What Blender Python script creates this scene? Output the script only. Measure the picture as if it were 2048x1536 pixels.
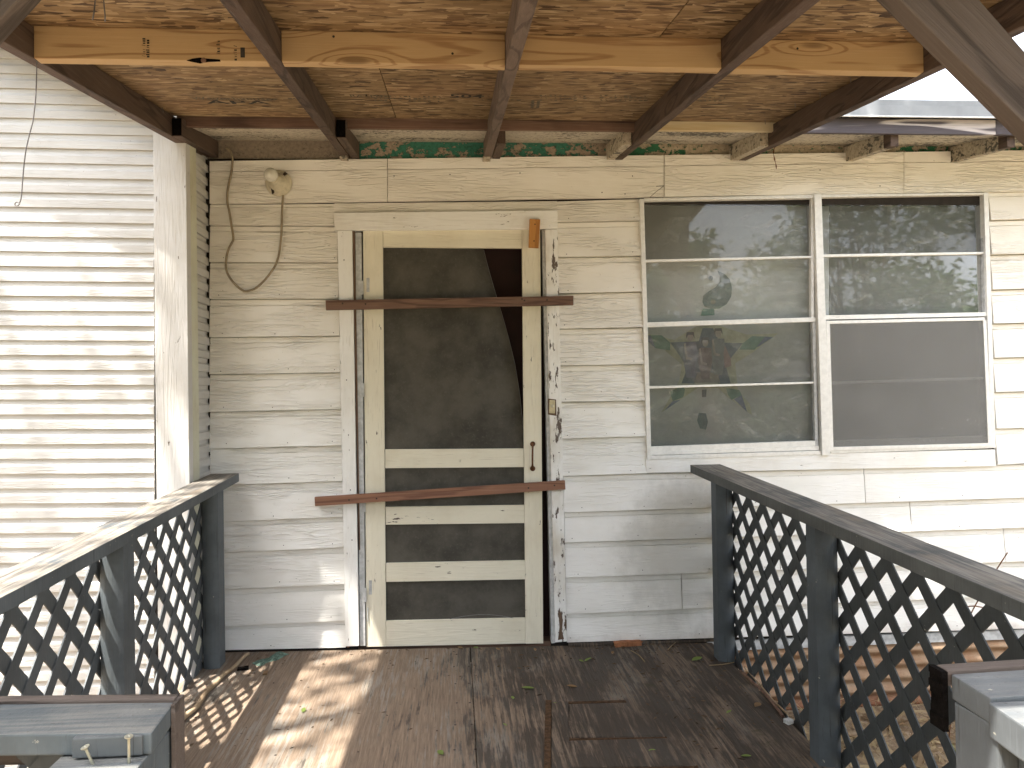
import bpy, bmesh, math, random
from mathutils import Vector, Matrix
random.seed(7)
R = math.radians
scn = bpy.context.scene
for o in list(bpy.data.objects): bpy.data.objects.remove(o)

# ------------------------------------------------------------------ camera
FPX = 1539.0
CAM = Vector((0, -3.73, 1.24))
YAW, PITCH, ROLL = R(4.2), R(0.55), 0.015
fw = Vector((math.sin(YAW)*math.cos(PITCH), math.cos(YAW)*math.cos(PITCH), math.sin(PITCH)))
r0 = Vector((math.cos(YAW), -math.sin(YAW), 0))
u0 = r0.cross(fw)
rt = r0*math.cos(ROLL) - u0*math.sin(ROLL)
up = u0*math.cos(ROLL) + r0*math.sin(ROLL)
cd = bpy.data.cameras.new('camera'); cam = bpy.data.objects.new('camera', cd)
scn.collection.objects.link(cam)
m = Matrix((rt, up, -fw)).transposed().to_4x4(); m.translation = CAM
cam.matrix_world = m
cd.sensor_width = 36; cd.lens = FPX/2048*36; cd.clip_start = .02; cd.clip_end = 400
scn.camera = cam

# ------------------------------------------------------------------ light
SUN = Vector((.36, .25, -1)).normalized()
w = bpy.data.worlds.new('World'); scn.world = w; w.use_nodes = True
wn = w.node_tree; bg = wn.nodes['Background']
sky = wn.nodes.new('ShaderNodeTexSky'); sky.sky_type = 'NISHITA'; sky.sun_disc = False
sky.sun_elevation = math.asin(-SUN.z); sky.sun_rotation = math.atan2(-SUN.x, -SUN.y)
sky.dust_density = 4.0; sky.air_density = 1.0; sky.ozone_density = 1.0
hs = wn.nodes.new('ShaderNodeHueSaturation'); hs.inputs['Saturation'].default_value = .38; hs.inputs['Value'].default_value = .9   # thin bright overcast veil
wn.links.new(sky.outputs[0], hs.inputs['Color']); wn.links.new(hs.outputs[0], bg.inputs[0]); bg.inputs[1].default_value = .15
sd = bpy.data.lights.new('sun', 'SUN'); sd.energy = 3.0; sd.angle = R(.55); sd.color = (1, .95, .87)
so = bpy.data.objects.new('sun', sd); scn.collection.objects.link(so)
so.rotation_euler = SUN.to_track_quat('-Z', 'Y').to_euler(); so.location = (-4, -3, 9)
scn.view_settings.view_transform = 'Standard'; scn.view_settings.look = 'None'
scn.view_settings.gamma = 1; scn.view_settings.use_curve_mapping = False
scn.view_settings.exposure = 2.75
scn.render.engine = 'CYCLES'
scn.cycles.max_bounces = 8; scn.cycles.diffuse_bounces = 5; scn.cycles.transparent_max_bounces = 12

# ------------------------------------------------------------------ helpers
def ray(px, py): return (fw*FPX + rt*(px-1024) - up*(py-768)).normalized()
def at(px, py, Y=0.0):                       # point of the upright plane y = Y
    d = ray(px, py); return CAM + d*((Y-CAM.y)/d.y)
def onz(px, py, a, b=0.0, c=0.0):            # point of the sloping plane z = a + b*y + c*x
    d = ray(px, py); t = (a + b*CAM.y + c*CAM.x - CAM.z)/(d.z - b*d.y - c*d.x); return CAM + d*t
def onx(px, py, X):
    d = ray(px, py); return CAM + d*((X-CAM.x)/d.x)

def empty(name, loc, label=None, cat=None, group=None):
    o = bpy.data.objects.new(name, None); scn.collection.objects.link(o); o.location = loc
    o.empty_display_size = .1
    if label: o['label'] = label
    if cat: o['category'] = cat
    if group: o['group'] = group
    return o
def wloc(p):
    v = Vector(p.location)
    while p.parent: p = p.parent; v = v + p.location if p.type == 'EMPTY' else v
    return v
def link(name, me, parent=None, **kw):
    o = bpy.data.objects.new(name, me); scn.collection.objects.link(o)
    if parent:
        o.parent = parent
        root = parent if parent.type == 'EMPTY' else parent.parent
        if parent.type == 'EMPTY': o.matrix_parent_inverse = Matrix.Translation(-parent.location)
    for k, v in kw.items(): o[k] = v
    return o
class MB:
    def __init__(s): s.v = []; s.f = []
    def add(s, vs, fs):
        k = len(s.v); s.v += [tuple(v) for v in vs]; s.f += [tuple(i+k for i in f) for f in fs]; return s
    def quadbox(s, q, d):                     # q: 4 corners, d: depth vector
        d = Vector(d); a = [Vector(p) for p in q]; b = [p+d for p in a]
        return s.add(a+b, [(0,1,2,3),(7,6,5,4),(0,4,5,1),(1,5,6,2),(2,6,7,3),(3,7,4,0)])
    def box(s, x0, x1, y0, y1, z0, z1):
        return s.quadbox([(x0,y0,z0),(x1,y0,z0),(x1,y0,z1),(x0,y0,z1)], (0,y1-y0,0))
    def poly(s, pts, d):
        d = Vector(d); n = len(pts); a = [Vector(p) for p in pts]
        return s.add(a+[p+d for p in a], [tuple(range(n)), tuple(range(2*n-1, n-1, -1))]+[(i, n+i, n+(i+1)%n, (i+1)%n) for i in range(n)])
    def beam(s, p0, p1, w_, h_, upv=(0,0,1)):
        p0, p1 = Vector(p0), Vector(p1); t = (p1-p0).normalized(); upv = Vector(upv)
        sd_ = t.cross(upv).normalized()*w_/2; uu = sd_.cross(t).normalized()*h_/2
        q = [p0-sd_-uu, p0+sd_-uu, p0+sd_+uu, p0-sd_+uu]; return s.quadbox(q, p1-p0)
    def tube(s, pts, r, n=8, cap=True):
        pts = [Vector(p) for p in pts]; rings = []; k = len(s.v)
        rr = r if isinstance(r, (list, tuple)) else [r]*len(pts)
        ref = Vector((.31,.77,.55))
        for i, p in enumerate(pts):
            t = (pts[min(i+1, len(pts)-1)] - pts[max(i-1, 0)]).normalized()
            a = t.cross(ref).normalized(); b = t.cross(a)
            for j in range(n):
                an = 2*math.pi*j/n; s.v.append(tuple(p + (a*math.cos(an)+b*math.sin(an))*rr[i]))
        for i in range(len(pts)-1):
            for j in range(n):
                s.f.append((k+i*n+j, k+i*n+(j+1)%n, k+(i+1)*n+(j+1)%n, k+(i+1)*n+j))
        if cap:
            s.f.append(tuple(k+j for j in range(n))[::-1]); s.f.append(tuple(k+(len(pts)-1)*n+j for j in range(n)))
        return s
    def lathe(s, c, axis, prof, n=24):        # prof: (along, radius)
        c = Vector(c); t = Vector(axis).normalized(); a = t.cross(Vector((.3,.2,.93))).normalized(); b = t.cross(a); k = len(s.v)
        for h, r in prof:
            for j in range(n):
                an = 2*math.pi*j/n; s.v.append(tuple(c+t*h+(a*math.cos(an)+b*math.sin(an))*r))
        for i in range(len(prof)-1):
            for j in range(n): s.f.append((k+i*n+j, k+i*n+(j+1)%n, k+(i+1)*n+(j+1)%n, k+(i+1)*n+j))
        return s
    def mesh(s, mat_, bev=0, smooth=False):
        me = bpy.data.meshes.new('mesh'); me.from_pydata(s.v, [], s.f); 
        bm = bmesh.new(); bm.from_mesh(me); bmesh.ops.recalc_face_normals(bm, faces=bm.faces)
        if bev:
            es = [e for e in bm.edges if len(e.link_faces) == 2 and e.calc_face_angle(0) > .7]
            bmesh.ops.bevel(bm, geom=es, offset=bev, segments=2, affect='EDGES', profile=.6, clamp_overlap=True)
        bm.to_mesh(me); bm.free()
        me.materials.append(mat_)
        if smooth: me.polygons.foreach_set('use_smooth', [True]*len(me.polygons))
        return me
    def build(s, name, mat_, parent=None, bev=0, smooth=False, **kw):
        return link(name, s.mesh(mat_, bev, smooth), parent, **kw)

# ------------------------------------------------------------------ materials
class T:
    def __init__(s, name):
        s.m = bpy.data.materials.new(name); s.m.use_nodes = True; s.t = s.m.node_tree
        s.b = s.t.nodes['Principled BSDF']; s.b.inputs['Roughness'].default_value = .75
        s.b.inputs['Specular IOR Level'].default_value = .3
        s._co = None
    def nd(s, typ, **p):
        n = s.t.nodes.new(typ)
        for k, v in p.items(): setattr(n, k, v)
        return n
    def L(s, a, b): s.t.links.new(a, b)
    def put(s, sock, v):
        if hasattr(v, 'links') or isinstance(v, bpy.types.NodeSocket): s.L(v, sock)
        else: sock.default_value = v
    def co(s, sc=(1,1,1), rnd=True, rot=(0,0,0)):
        if s._co is None or s._cr != rnd:
            tc = s.nd('ShaderNodeTexCoord').outputs['Object']
            if rnd:
                oi = s.nd('ShaderNodeObjectInfo'); v = s.nd('ShaderNodeVectorMath', operation='SCALE')
                v.inputs[0].default_value = (37.3, 17.9, 53.1); s.L(oi.outputs['Random'], v.inputs['Scale'])
                a = s.nd('ShaderNodeVectorMath', operation='ADD'); s.L(tc, a.inputs[0]); s.L(v.outputs[0], a.inputs[1]); tc = a.outputs[0]
            s._co = tc; s._cr = rnd
        mp = s.nd('ShaderNodeMapping'); s.L(s._co, mp.inputs[0]); mp.inputs['Scale'].default_value = sc; mp.inputs['Rotation'].default_value = rot
        return mp.outputs[0]
    def noise(s, co, scale=5, det=4, rough=.55, dist=0):
        n = s.nd('ShaderNodeTexNoise'); s.L(co, n.inputs['Vector']); n.inputs['Scale'].default_value = scale
        n.inputs['Detail'].default_value = det; n.inputs['Roughness'].default_value = rough; n.inputs['Distortion'].default_value = dist
        return n.outputs[0]
    def noisec(s, co, scale=5, det=2):
        n = s.nd('ShaderNodeTexNoise'); s.L(co, n.inputs['Vector']); n.inputs['Scale'].default_value = scale; n.inputs['Detail'].default_value = det
        return n.outputs['Color']
    def M(s, op, a, b=0.0, c=None, clamp=False):
        n = s.nd('ShaderNodeMath', operation=op, use_clamp=clamp); s.put(n.inputs[0], a)
        s.put(n.inputs[1], b)
        if c is not None: s.put(n.inputs[2], c)
        return n.outputs[0]
    def V(s, op, a, b):
        n = s.nd('ShaderNodeVectorMath', operation=op); s.put(n.inputs[0], a); s.put(n.inputs[1], b); return n.outputs[0]
    def step(s, v, a, b):                     # smooth ramp 0..1 from a to b
        n = s.nd('ShaderNodeMapRange', interpolation_type='SMOOTHSTEP'); s.put(n.inputs[0], v)
        n.inputs[1].default_value = a; n.inputs[2].default_value = b; n.inputs[3].default_value = 0; n.inputs[4].default_value = 1
        return n.outputs[0]
    def mix(s, f, a, b, mode='MIX'):
        n = s.nd('ShaderNodeMix', data_type='RGBA', blend_type=mode); s.put(n.inputs[0], f)
        for i, v in ((6, a), (7, b)):
            if isinstance(v, tuple): n.inputs[i].default_value = (*v[:3], 1)
            else: s.L(v, n.inputs[i])
        return n.outputs[2]
    def ramp(s, f, stops):
        n = s.nd('ShaderNodeValToRGB'); s.L(f, n.inputs[0]); e = n.color_ramp.elements
        while len(e) < len(stops): e.new(.5)
        for i, (p, c) in enumerate(stops): e[i].position = p; e[i].color = (*c, 1)
        return n.outputs[0]
    def xyz(s, co):
        n = s.nd('ShaderNodeSeparateXYZ'); s.L(co, n.inputs[0]); return n.outputs
    def fin(s, col, h=None, dist=.004, rough=None, strength=1.0):
        if isinstance(col, tuple): s.b.inputs['Base Color'].default_value = (*col[:3], 1)
        else: s.L(col, s.b.inputs['Base Color'])
        if h is not None:
            b = s.nd('ShaderNodeBump'); b.inputs['Distance'].default_value = dist; b.inputs['Strength'].default_value = strength
            s.L(h, b.inputs['Height']); s.L(b.outputs[0], s.b.inputs['Normal'])
        if rough is not None: s.put(s.b.inputs['Roughness'], rough)
        return s.m

AX = {'x': (1.3, 14, 14), 'y': (14, 1.3, 14), 'z': (14, 14, 1.3)}
def contour(t, ax, freq, sc=1.0, det=3, kn=0.0):
    a = AX[ax]; c = t.co(tuple(v*sc for v in a))
    n = t.noise(c, 1.0, det, .5, .0)
    if kn:
        k = {'x': (2.2, 9, 9), 'y': (9, 2.2, 9), 'z': (9, 9, 2.2)}[ax]
        v = t.nd('ShaderNodeTexVoronoi'); t.L(t.co(k), v.inputs[0]); v.inputs['Scale'].default_value = 1.0
        g = t.step(v.outputs['Distance'], .38, 0.0)
        n = t.M('ADD', n, t.M('MULTIPLY', g, kn)); t.kn = g
    return t.M('SINE', t.M('MULTIPLY', n, freq))

def mat_siding(ax='x', wing=False):
    t = T('white_siding_paint'); t.b.inputs['Specular IOR Level'].default_value = .25
    g = contour(t, ax, 88, 1.05, 4)
    ridg = t.step(g, -.1, .95)
    patch = t.step(t.noise(t.co((1.5, 1.5, 5)), 2.0, 2), .36, .56)
    if not wing:                              # smoother replacement boards low on the right
        q_ = t.xyz(t.nd('ShaderNodeTexCoord').outputs['Object'])
        sm = t.step(t.M('ADD', q_[2], t.M('MULTIPLY', q_[0], -.35)), .35, 1.0)
        patch = t.M('MULTIPLY', patch, t.M('ADD', .22, t.M('MULTIPLY', sm, .78)))
    fine = t.noise(t.co({'x': (9, 150, 150), 'y': (150, 9, 150), 'z': (150, 150, 9)}[ax]), 1, 3)
    blot = t.noise(t.co((3, 3, 5)), 1.0, 4, .6)
    spk = t.noise(t.co((1, 1, 1)), 95, 3, .6)
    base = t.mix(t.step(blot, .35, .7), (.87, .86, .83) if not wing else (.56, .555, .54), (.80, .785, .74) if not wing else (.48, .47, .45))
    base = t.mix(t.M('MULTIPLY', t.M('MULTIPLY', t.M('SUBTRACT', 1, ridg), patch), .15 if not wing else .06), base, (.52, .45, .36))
    gr = t.noise(t.co((5, 5, 18)), 1.0, 5, .7)
    base = t.mix(t.M('MULTIPLY', t.step(gr, .64, .8), .12), base, (.40, .31, .21))
    base = t.mix(t.M('MULTIPLY', t.step(spk, .70, .75), .75), base, (.16, .12, .09))
    if not wing:
        p = t.xyz(t.nd('ShaderNodeTexCoord').outputs['Object'])
        dx = t.M('MULTIPLY', t.M('SUBTRACT', p[0], 1.08), 2.7); dz = t.M('MULTIPLY', t.M('SUBTRACT', p[2], .45), 2.1)
        r2 = t.M('ADD', t.M('MULTIPLY', dx, dx), t.M('MULTIPLY', dz, dz))
        wv = t.noise(t.co((1, 1, 1), False), 9, 5, .7)
        mold_halo = t.M('MULTIPLY', t.step(t.M('ADD', r2, t.M('MULTIPLY', t.M('SUBTRACT', wv, .5), 1.6)), .95, .1), .34)  # grey mold stain with a dark tone halo painted in beside the right rail
        base = t.mix(mold_halo, base, (.27, .265, .23))
        low = t.M('MULTIPLY', t.step(t.M('ADD', p[2], t.M('MULTIPLY', wv, .12)), .12, .045), .45)
        base = t.mix(low, base, (.33, .25, .19))
        bounce_tint = t.M('MULTIPLY', t.step(t.M('ADD', p[2], t.M('MULTIPLY', wv, .5)), 1.2, 2.4), .22)  # warm ceiling bounce, with some tan grime, painted into the upper boards
        base = t.mix(bounce_tint, base, (.70, .60, .44))
    h = t.M('ADD', t.M('MULTIPLY', t.M('MULTIPLY', ridg, patch), 1.0 if not wing else .25), t.M('MULTIPLY', fine, .22))
    return t.fin(base, h, .0030, .6)
def mat_trim(ax='z', col=(.84, .835, .81), dirty=.32, chip=.66):
    t = T('painted_trim')
    g = t.step(contour(t, ax, 40, 1.4, 2), -.3, .9)
    fine = t.noise(t.co({'x': (8, 200, 200), 'y': (200, 8, 200), 'z': (200, 200, 8)}[ax]), 1, 4, .6)
    blot = t.noise(t.co((4, 4, 3)), 1, 4, .65)
    base = t.mix(t.M('MULTIPLY', t.step(blot, .4, .75), dirty), col, (col[0]*.66, col[1]*.6, col[2]*.5))
    base = t.mix(t.M('MULTIPLY', t.step(fine, .62, .72), .45), base, (.33, .27, .2))
    ch = t.noise(t.co({'x': (10, 40, 40), 'y': (40, 10, 40), 'z': (40, 40, 10)}[ax]), 1, 5, .7)
    chm = t.step(ch, chip, chip+.03)
    base = t.mix(chm, base, (.13, .10, .08))
    h = t.M('SUBTRACT', t.M('ADD', t.M('MULTIPLY', g, .25), t.M('MULTIPLY', fine, .6)), chm)
    return t.fin(base, h, .0022, .6)
def mat_wood(name, ax, c1, c2, c3, freq=26, kn=.0, sc=1.0, dirt=.35, bump=.0012, rough=.75):
    t = T(name)
    g = contour(t, ax, freq, sc, 2, kn)
    line = t.step(g, .35, 1.0)
    fib = t.noise(t.co({'x': (6, 190, 190), 'y': (190, 6, 190), 'z': (190, 190, 6)}[ax]), 1, 4, .65)
    bl = t.noise(t.co((2.5, 2.5, 2.5)), 1, 4, .6)
    base = t.mix(t.M('MULTIPLY', line, .75), c1, c2)
    base = t.mix(t.M('MULTIPLY', t.step(fib, .45, .75), .55), base, c3)
    base = t.mix(t.M('MULTIPLY', t.step(bl, .42, .75), dirt), base, tuple(v*.45 for v in c2))
    if kn: base = t.mix(t.M('MULTIPLY', t.step(t.kn, .72, .95), .7), base, tuple(v*.5 for v in c2))
    return t.fin(base, t.M('ADD', t.M('MULTIPLY', fib, 1.0), t.M('MULTIPLY', line, -.4)), bump, rough)
def mat_rail(name='grey_blue_rail_paint', topwear=1.0, col=(.085, .097, .104), ax='y'):
    t = T(name)
    geo = t.nd('ShaderNodeNewGeometry'); nz = t.xyz(geo.outputs['Normal'])[2]
    upm = t.step(nz, .55, .9)
    c = t.co((1, 1, 1), False)
    fib = t.noise(t.co((85, 3.5, 85) if ax == 'y' else (3.5, 85, 85), False), 1, 4, .65); fibz = t.noise(t.co((95, 95, 4), False), 1, 4, .65)
    bl = t.noise(c, 4.5, 5, .65)
    paint = t.mix(t.step(bl, .3, .75), tuple(v*.82 for v in col), tuple(v*1.35 for v in col))
    paint = t.mix(t.M('MULTIPLY', t.step(fibz, .62, .70), .7), paint, (.03, .028, .026))
    chip = t.step(t.noise(c, 38, 4, .7), .69, .72)
    paint = t.mix(t.M('MULTIPLY', chip, .75), paint, (.36, .34, .28))
    wood = t.mix(t.step(fib, .35, .68), (.10, .09, .08), (.27, .245, .205))
    wood = t.mix(t.M('MULTIPLY', t.step(t.noise(t.co((10, 1.5, 10) if ax == 'y' else (1.5, 10, 10), False), 1, 4), .55, .7), .8), wood, (.18, .145, .105))
    wood = t.mix(t.step(fib, .27, .20), wood, (.02, .018, .016))
    wear = t.M('MULTIPLY', upm, t.M('MULTIPLY', t.step(t.M('ADD', bl, t.M('MULTIPLY', fib, .5)), .52, .78), topwear), clamp=True)
    col_ = t.mix(wear, paint, wood)
    return t.fin(col_, t.M('ADD', t.M('MULTIPLY', fib, upm), fibz), .0016, .62)
def mat_osb():
    t = T('strand_board')
    wob = t.V('SCALE', t.noisec(t.co((1, 1, 1)), 6, 2), (0, 0, 0))
    cols = []; hs = []
    for rot, sc in ((.10, (17, 78, 1)), (-.55, (20, 64, 1)), (.7, (24, 72, 1))):
        v = t.nd('ShaderNodeTexVoronoi'); 
        cc = t.co(sc, True, (0, 0, rot))
        n2 = t.noisec(t.co((4, 10, 1)), 1, 2); sc_ = t.nd('ShaderNodeVectorMath', operation='SCALE'); t.L(n2, sc_.inputs[0]); sc_.inputs['Scale'].default_value = 1.1
        a = t.V('ADD', cc, sc_.outputs[0]); t.L(a, v.inputs[0]); v.inputs['Scale'].default_value = 1; v.inputs['Randomness'].default_value = 1
        cols.append(t.xyz(v.outputs['Color'])); hs.append(v.outputs['Distance'])
    a, b, c = cols
    pick = t.M('GREATER_THAN', a[1], .48); pick2 = t.M('GREATER_THAN', b[1], .6)
    val = t.M('ADD', t.M('MULTIPLY', a[0], pick), t.M('MULTIPLY', t.M('SUBTRACT', 1, pick), t.M('ADD', t.M('MULTIPLY', b[0], pick2), t.M('MULTIPLY', c[0], t.M('SUBTRACT', 1, pick2)))))
    col = t.ramp(val, [(0, (.04, .021, .010)), (.14, (.10, .058, .027)), (.34, (.175, .112, .052)), (.7, (.235, .156, .077)), (.9, (.30, .212, .115)), (1, (.38, .28, .16))])
    fib = t.noise(t.co((12, 260, 1)), 1, 3, .6)
    col = t.mix(t.M('MULTIPLY', t.step(fib, .5, .8), .4), col, (.28, .15, .06))
    big = t.noise(t.co((1.2, 3, 1)), 1, 3)
    col = t.mix(t.M('MULTIPLY', t.step(big, .45, .75), .35), col, (.30, .17, .08))
    spot = t.noise(t.co((18, 60, 1)), 1, 3, .6)
    col = t.mix(t.M('MULTIPLY', t.step(spot, .66, .72), .7), col, (.13, .06, .03))
    return t.fin(col, t.M('ADD', val, fib), .0018, .7)
def mat_deck():
    t = T('worn_deck_plywood')
    c = t.co((1, 1, 1), False); p = t.xyz(c)
    st = t.noise(t.co((60, 3.2, 1), False), 1, 5, .7); st2 = t.noise(t.co((150, 6, 1), False), 1, 4, .7)
    big = t.noise(c, 1.9, 5, .6); mid = t.noise(t.co((5, 2, 1), False), 1, 5, .65)
    wood = t.mix(t.step(st2, .35, .7), (.20, .155, .12), (.34, .265, .205))
    paint = t.mix(t.step(mid, .4, .7), (.33, .32, .30), (.42, .40, .36))
    col = t.mix(t.M('MULTIPLY', t.step(t.M('ADD', st, t.M('MULTIPLY', big, .8)), .88, 1.02), .75), wood, paint)
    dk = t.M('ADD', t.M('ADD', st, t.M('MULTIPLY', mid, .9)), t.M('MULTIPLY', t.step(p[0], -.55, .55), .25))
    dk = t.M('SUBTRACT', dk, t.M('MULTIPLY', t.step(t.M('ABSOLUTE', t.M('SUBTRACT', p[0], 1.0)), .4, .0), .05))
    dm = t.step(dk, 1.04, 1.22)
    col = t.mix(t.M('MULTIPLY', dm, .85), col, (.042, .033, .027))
    damp_shade = t.M('MULTIPLY', t.step(t.M('ADD', p[0], t.M('MULTIPLY', t.M('SUBTRACT', big, .5), 1.3)), -.1, .65), .66)  # real damp and the roof's shade painted together, darker to the right
    col = t.mix(damp_shade, col, t.mix(.5, col, (.055, .047, .04)))
    pale = t.noise(t.co((42, 2.0, 1), False), 1, 5, .72); reg = t.noise(t.co((2.4, 1.6, 1), False), 1, 3)
    col = t.mix(t.M('MULTIPLY', t.M('MULTIPLY', t.step(pale, .53, .62), t.step(reg, .44, .62)), .36), col, (.27, .215, .165))
    crack = t.step(st2, .27, .22)
    col = t.mix(crack, col, (.02, .015, .012))
    spk = t.noise(c, 70, 3, .6); col = t.mix(t.M('MULTIPLY', t.step(spk, .68, .73), .7), col, (.02, .016, .012))
    mos = t.M('MULTIPLY', t.step(t.noise(c, 7, 5, .7), .60, .70), t.step(p[0], .1, .9)); col = t.mix(t.M('MULTIPLY', mos, .5), col, (.05, .055, .025))
    col = t.mix(1.0, col, (.74, .70, .645), 'MULTIPLY')
    return t.fin(col, t.M('ADD', t.M('MULTIPLY', st2, 1), t.M('MULTIPLY', crack, -1)), .003, t.M('SUBTRACT', .8, t.M('MULTIPLY', dm, .1)))
def mat_peel(name, under, over, thr, scale=26, dark=.6):
    t = T(name)
    n = t.noise(t.co((1, 1, 1.6)), scale, 6, .68); big = t.noise(t.co((3, 3, 3)), 1, 2)
    v = t.M('ADD', n, t.M('MULTIPLY', t.M('SUBTRACT', big, .5), .7))
    msk = t.step(v, thr, thr+.015)
    f = t.noise(t.co((1, 1, 1)), 60, 4, .6)
    ov = t.mix(t.step(f, .4, .75), over, tuple(x*.6 for x in over)); un = t.mix(t.step(f, .3, .7), under, tuple(x*.7 for x in under))
    col = t.mix(msk, un, ov)
    sp = t.noise(t.co((1, 1, 1)), 75, 3, .7); col = t.mix(t.M('MULTIPLY', t.step(sp, .60, .64), dark), col, (.05, .045, .04))
    return t.fin(col, msk, .003, .75)
def mat_plain(name, col, rough=.6, metal=0, var=.3, scale=30, bump=.0008):
    t = T(name); n = t.noise(t.co((1, 1, 1)), scale, 4, .6)
    t.b.inputs['Metallic'].default_value = metal
    return t.fin(t.mix(t.step(n, .3, .75), col, tuple(v*(1-var) for v in col)), n, bump, rough)

M_ = {}
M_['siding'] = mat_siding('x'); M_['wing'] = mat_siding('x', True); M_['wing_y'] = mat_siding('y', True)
M_['trim_z'] = mat_trim('z'); M_['trim_x'] = mat_trim('x'); M_['trim_rot'] = mat_trim('z', dirty=.8, chip=.57)
M_['door'] = mat_trim('z', (.76, .715, .58), .3, .66); M_['door_x'] = mat_trim('x', (.76, .715, .58), .3, .66)
M_['wing_post'] = mat_trim('z', (.58, .575, .565)); M_['post_side'] = mat_trim('z', (.62, .62, .50), .5, .68)  # post_side: the greenish light on that face is put into its colour
M_['pine'] = mat_wood('new_pine', 'x', (.42, .285, .145), (.24, .13, .055), (.46, .325, .18), 40, .42, .75, .12, .0008)
M_['pine_cream'] = mat_wood('primed_pine', 'x', (.62, .52, .34), (.5, .38, .2), (.66, .57, .4), 20, 0, .7, .1, .0006)
M_['rafter'] = mat_wood('weathered_rafter', 'y', (.085, .055, .040), (.034, .021, .016), (.14, .104, .083), 34, .3, .8, .4, .0016)
M_['rafter_mid'] = mat_wood('grey_rafter', 'y', (.14, .10, .078), (.065, .045, .034), (.20, .155, .125), 30, .3, .8, .35, .0016)
M_['brace'] = mat_wood('grey_brown_brace', 'x', (.095, .074, .062), (.036, .027, .022), (.14, .115, .10), 30, .3, .7, .35, .002)
M_['oldwood_x'] = mat_wood('old_brown_wood', 'x', (.17, .10, .07), (.07, .04, .03), (.26, .18, .13), 30, 0, .7, .5, .0016)
M_['batten'] = mat_wood('brown_batten', 'x', (.17, .098, .068), (.08, .042, .03), (.25, .17, .125), 34, 0, 1.2, .3, .0015)
M_['batten2'] = mat_wood('red_brown_batten', 'x', (.25, .125, .078), (.13, .06, .04), (.32, .19, .13), 30, 0, 1.0, .2, .0012)
M_['block'] = mat_wood('orange_block', 'z', (.48, .22, .06), (.3, .12, .03), (.5, .28, .1), 30, 0, 1.5, .2, .0008)
M_['raw'] = mat_wood('raw_brown_edge', 'z', (.13, .085, .055), (.1, .05, .03), (.3, .2, .14), 30, 0, 1.2, .3, .001)
M_['rail'] = mat_rail(); M_['rail_mid'] = mat_rail('mid_grey_rail_paint', .4, (.085, .10, .108), 'x'); M_['railcap'] = mat_rail('weathered_rail_cap', 1.6)
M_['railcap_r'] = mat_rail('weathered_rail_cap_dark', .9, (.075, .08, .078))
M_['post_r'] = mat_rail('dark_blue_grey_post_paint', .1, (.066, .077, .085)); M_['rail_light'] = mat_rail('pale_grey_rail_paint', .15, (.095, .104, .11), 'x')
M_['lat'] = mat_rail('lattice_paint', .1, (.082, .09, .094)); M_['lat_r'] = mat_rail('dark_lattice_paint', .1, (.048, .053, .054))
M_['osb'] = mat_osb(); M_['deck'] = mat_deck()
M_['green1'] = mat_peel('peeling_green_frieze', (.36, .29, .22), (.045, .18, .125), .44, 20)
M_['green2'] = mat_peel('flaking_green_frieze', (.44, .37, .27), (.03, .14, .07), .50, 26)
M_['frieze_brown'] = mat_peel('grimy_frieze', (.27, .22, .17), (.06, .14, .10), .72)
M_['soffit'] = mat_peel('mottled_soffit', (.15, .14, .12), (.52, .47, .38), .42, 45)
M_['tail'] = mat_peel('mottled_rafter_tail', (.12, .11, .09), (.45, .39, .3), .46, 30)
M_['fascia'] = mat_wood('bleached_fascia', 'x', (.075, .066, .075), (.66, .60, .58), (.12, .10, .11), 30, 0, .75, .1, .002)
M_['flash'] = mat_plain('grey_flashing', (.30, .31, .32), .5, .3, .2, 9)
M_['alu'] = mat_plain('white_window_metal', (.80, .79, .76), .45, .1, .14, 40)
M_['jamb'] = mat_plain('grey_white_jamb', (.55, .56, .56), .5, 0, .35, 40)
M_['rust'] = mat_plain('rusty_metal', (.18, .08, .035), .8, .2, .6, 60, .002)
M_['ivory'] = mat_plain('ivory_plastic', (.60, .52, .33), .4, 0, .25, 60)
M_['porc'] = mat_plain('dirty_porcelain', (.62, .56, .42), .35, 0, .3, 35)
M_['cable'] = mat_plain('grubby_cable', (.33, .27, .18), .7, 0, .4, 30)
M_['wire'] = mat_plain('dull_wire', (.20, .19, .19), .5, .5, .3, 30)
M_['nail'] = mat_plain('dark_nail_head', (.06, .045, .035), .6, .4, .3)
M_['screw'] = mat_plain('galvanised_screw', (.42, .41, .33), .4, .7, .3)
M_['brick'] = mat_plain('broken_brick', (.40, .17, .08), .9, 0, .5, 28, .004)
M_['rag'] = mat_plain('faded_green_rag', (.16, .24, .19), .95, 0, .5, 60, .003)
M_['stick'] = mat_wood('pale_dry_stick', 'x', (.40, .30, .19), (.25, .17, .1), (.45, .36, .25), 14, 0, .6, .3, .001)
M_['black'] = mat_plain('black_rotten_end', (.006, .005, .0045), .95, 0, .5, 80, .006); M_['black'].node_tree.nodes['Principled BSDF'].inputs['Specular IOR Level'].default_value = .03  # rotten board end, also the shade painted on the rafter tail ends
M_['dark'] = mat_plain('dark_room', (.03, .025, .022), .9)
M_['reddoor'] = mat_plain('dark_red_inner_door', (.028, .009, .007), .7, 0, .5, 5)
M_['ink'] = mat_plain('stamp_ink', (.045, .04, .035), .8, 0, .6, 90)
M_['inkb'] = mat_plain('faded_stamp_ink', (.15, .12, .08), .8, 0, .6, 90)
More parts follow.
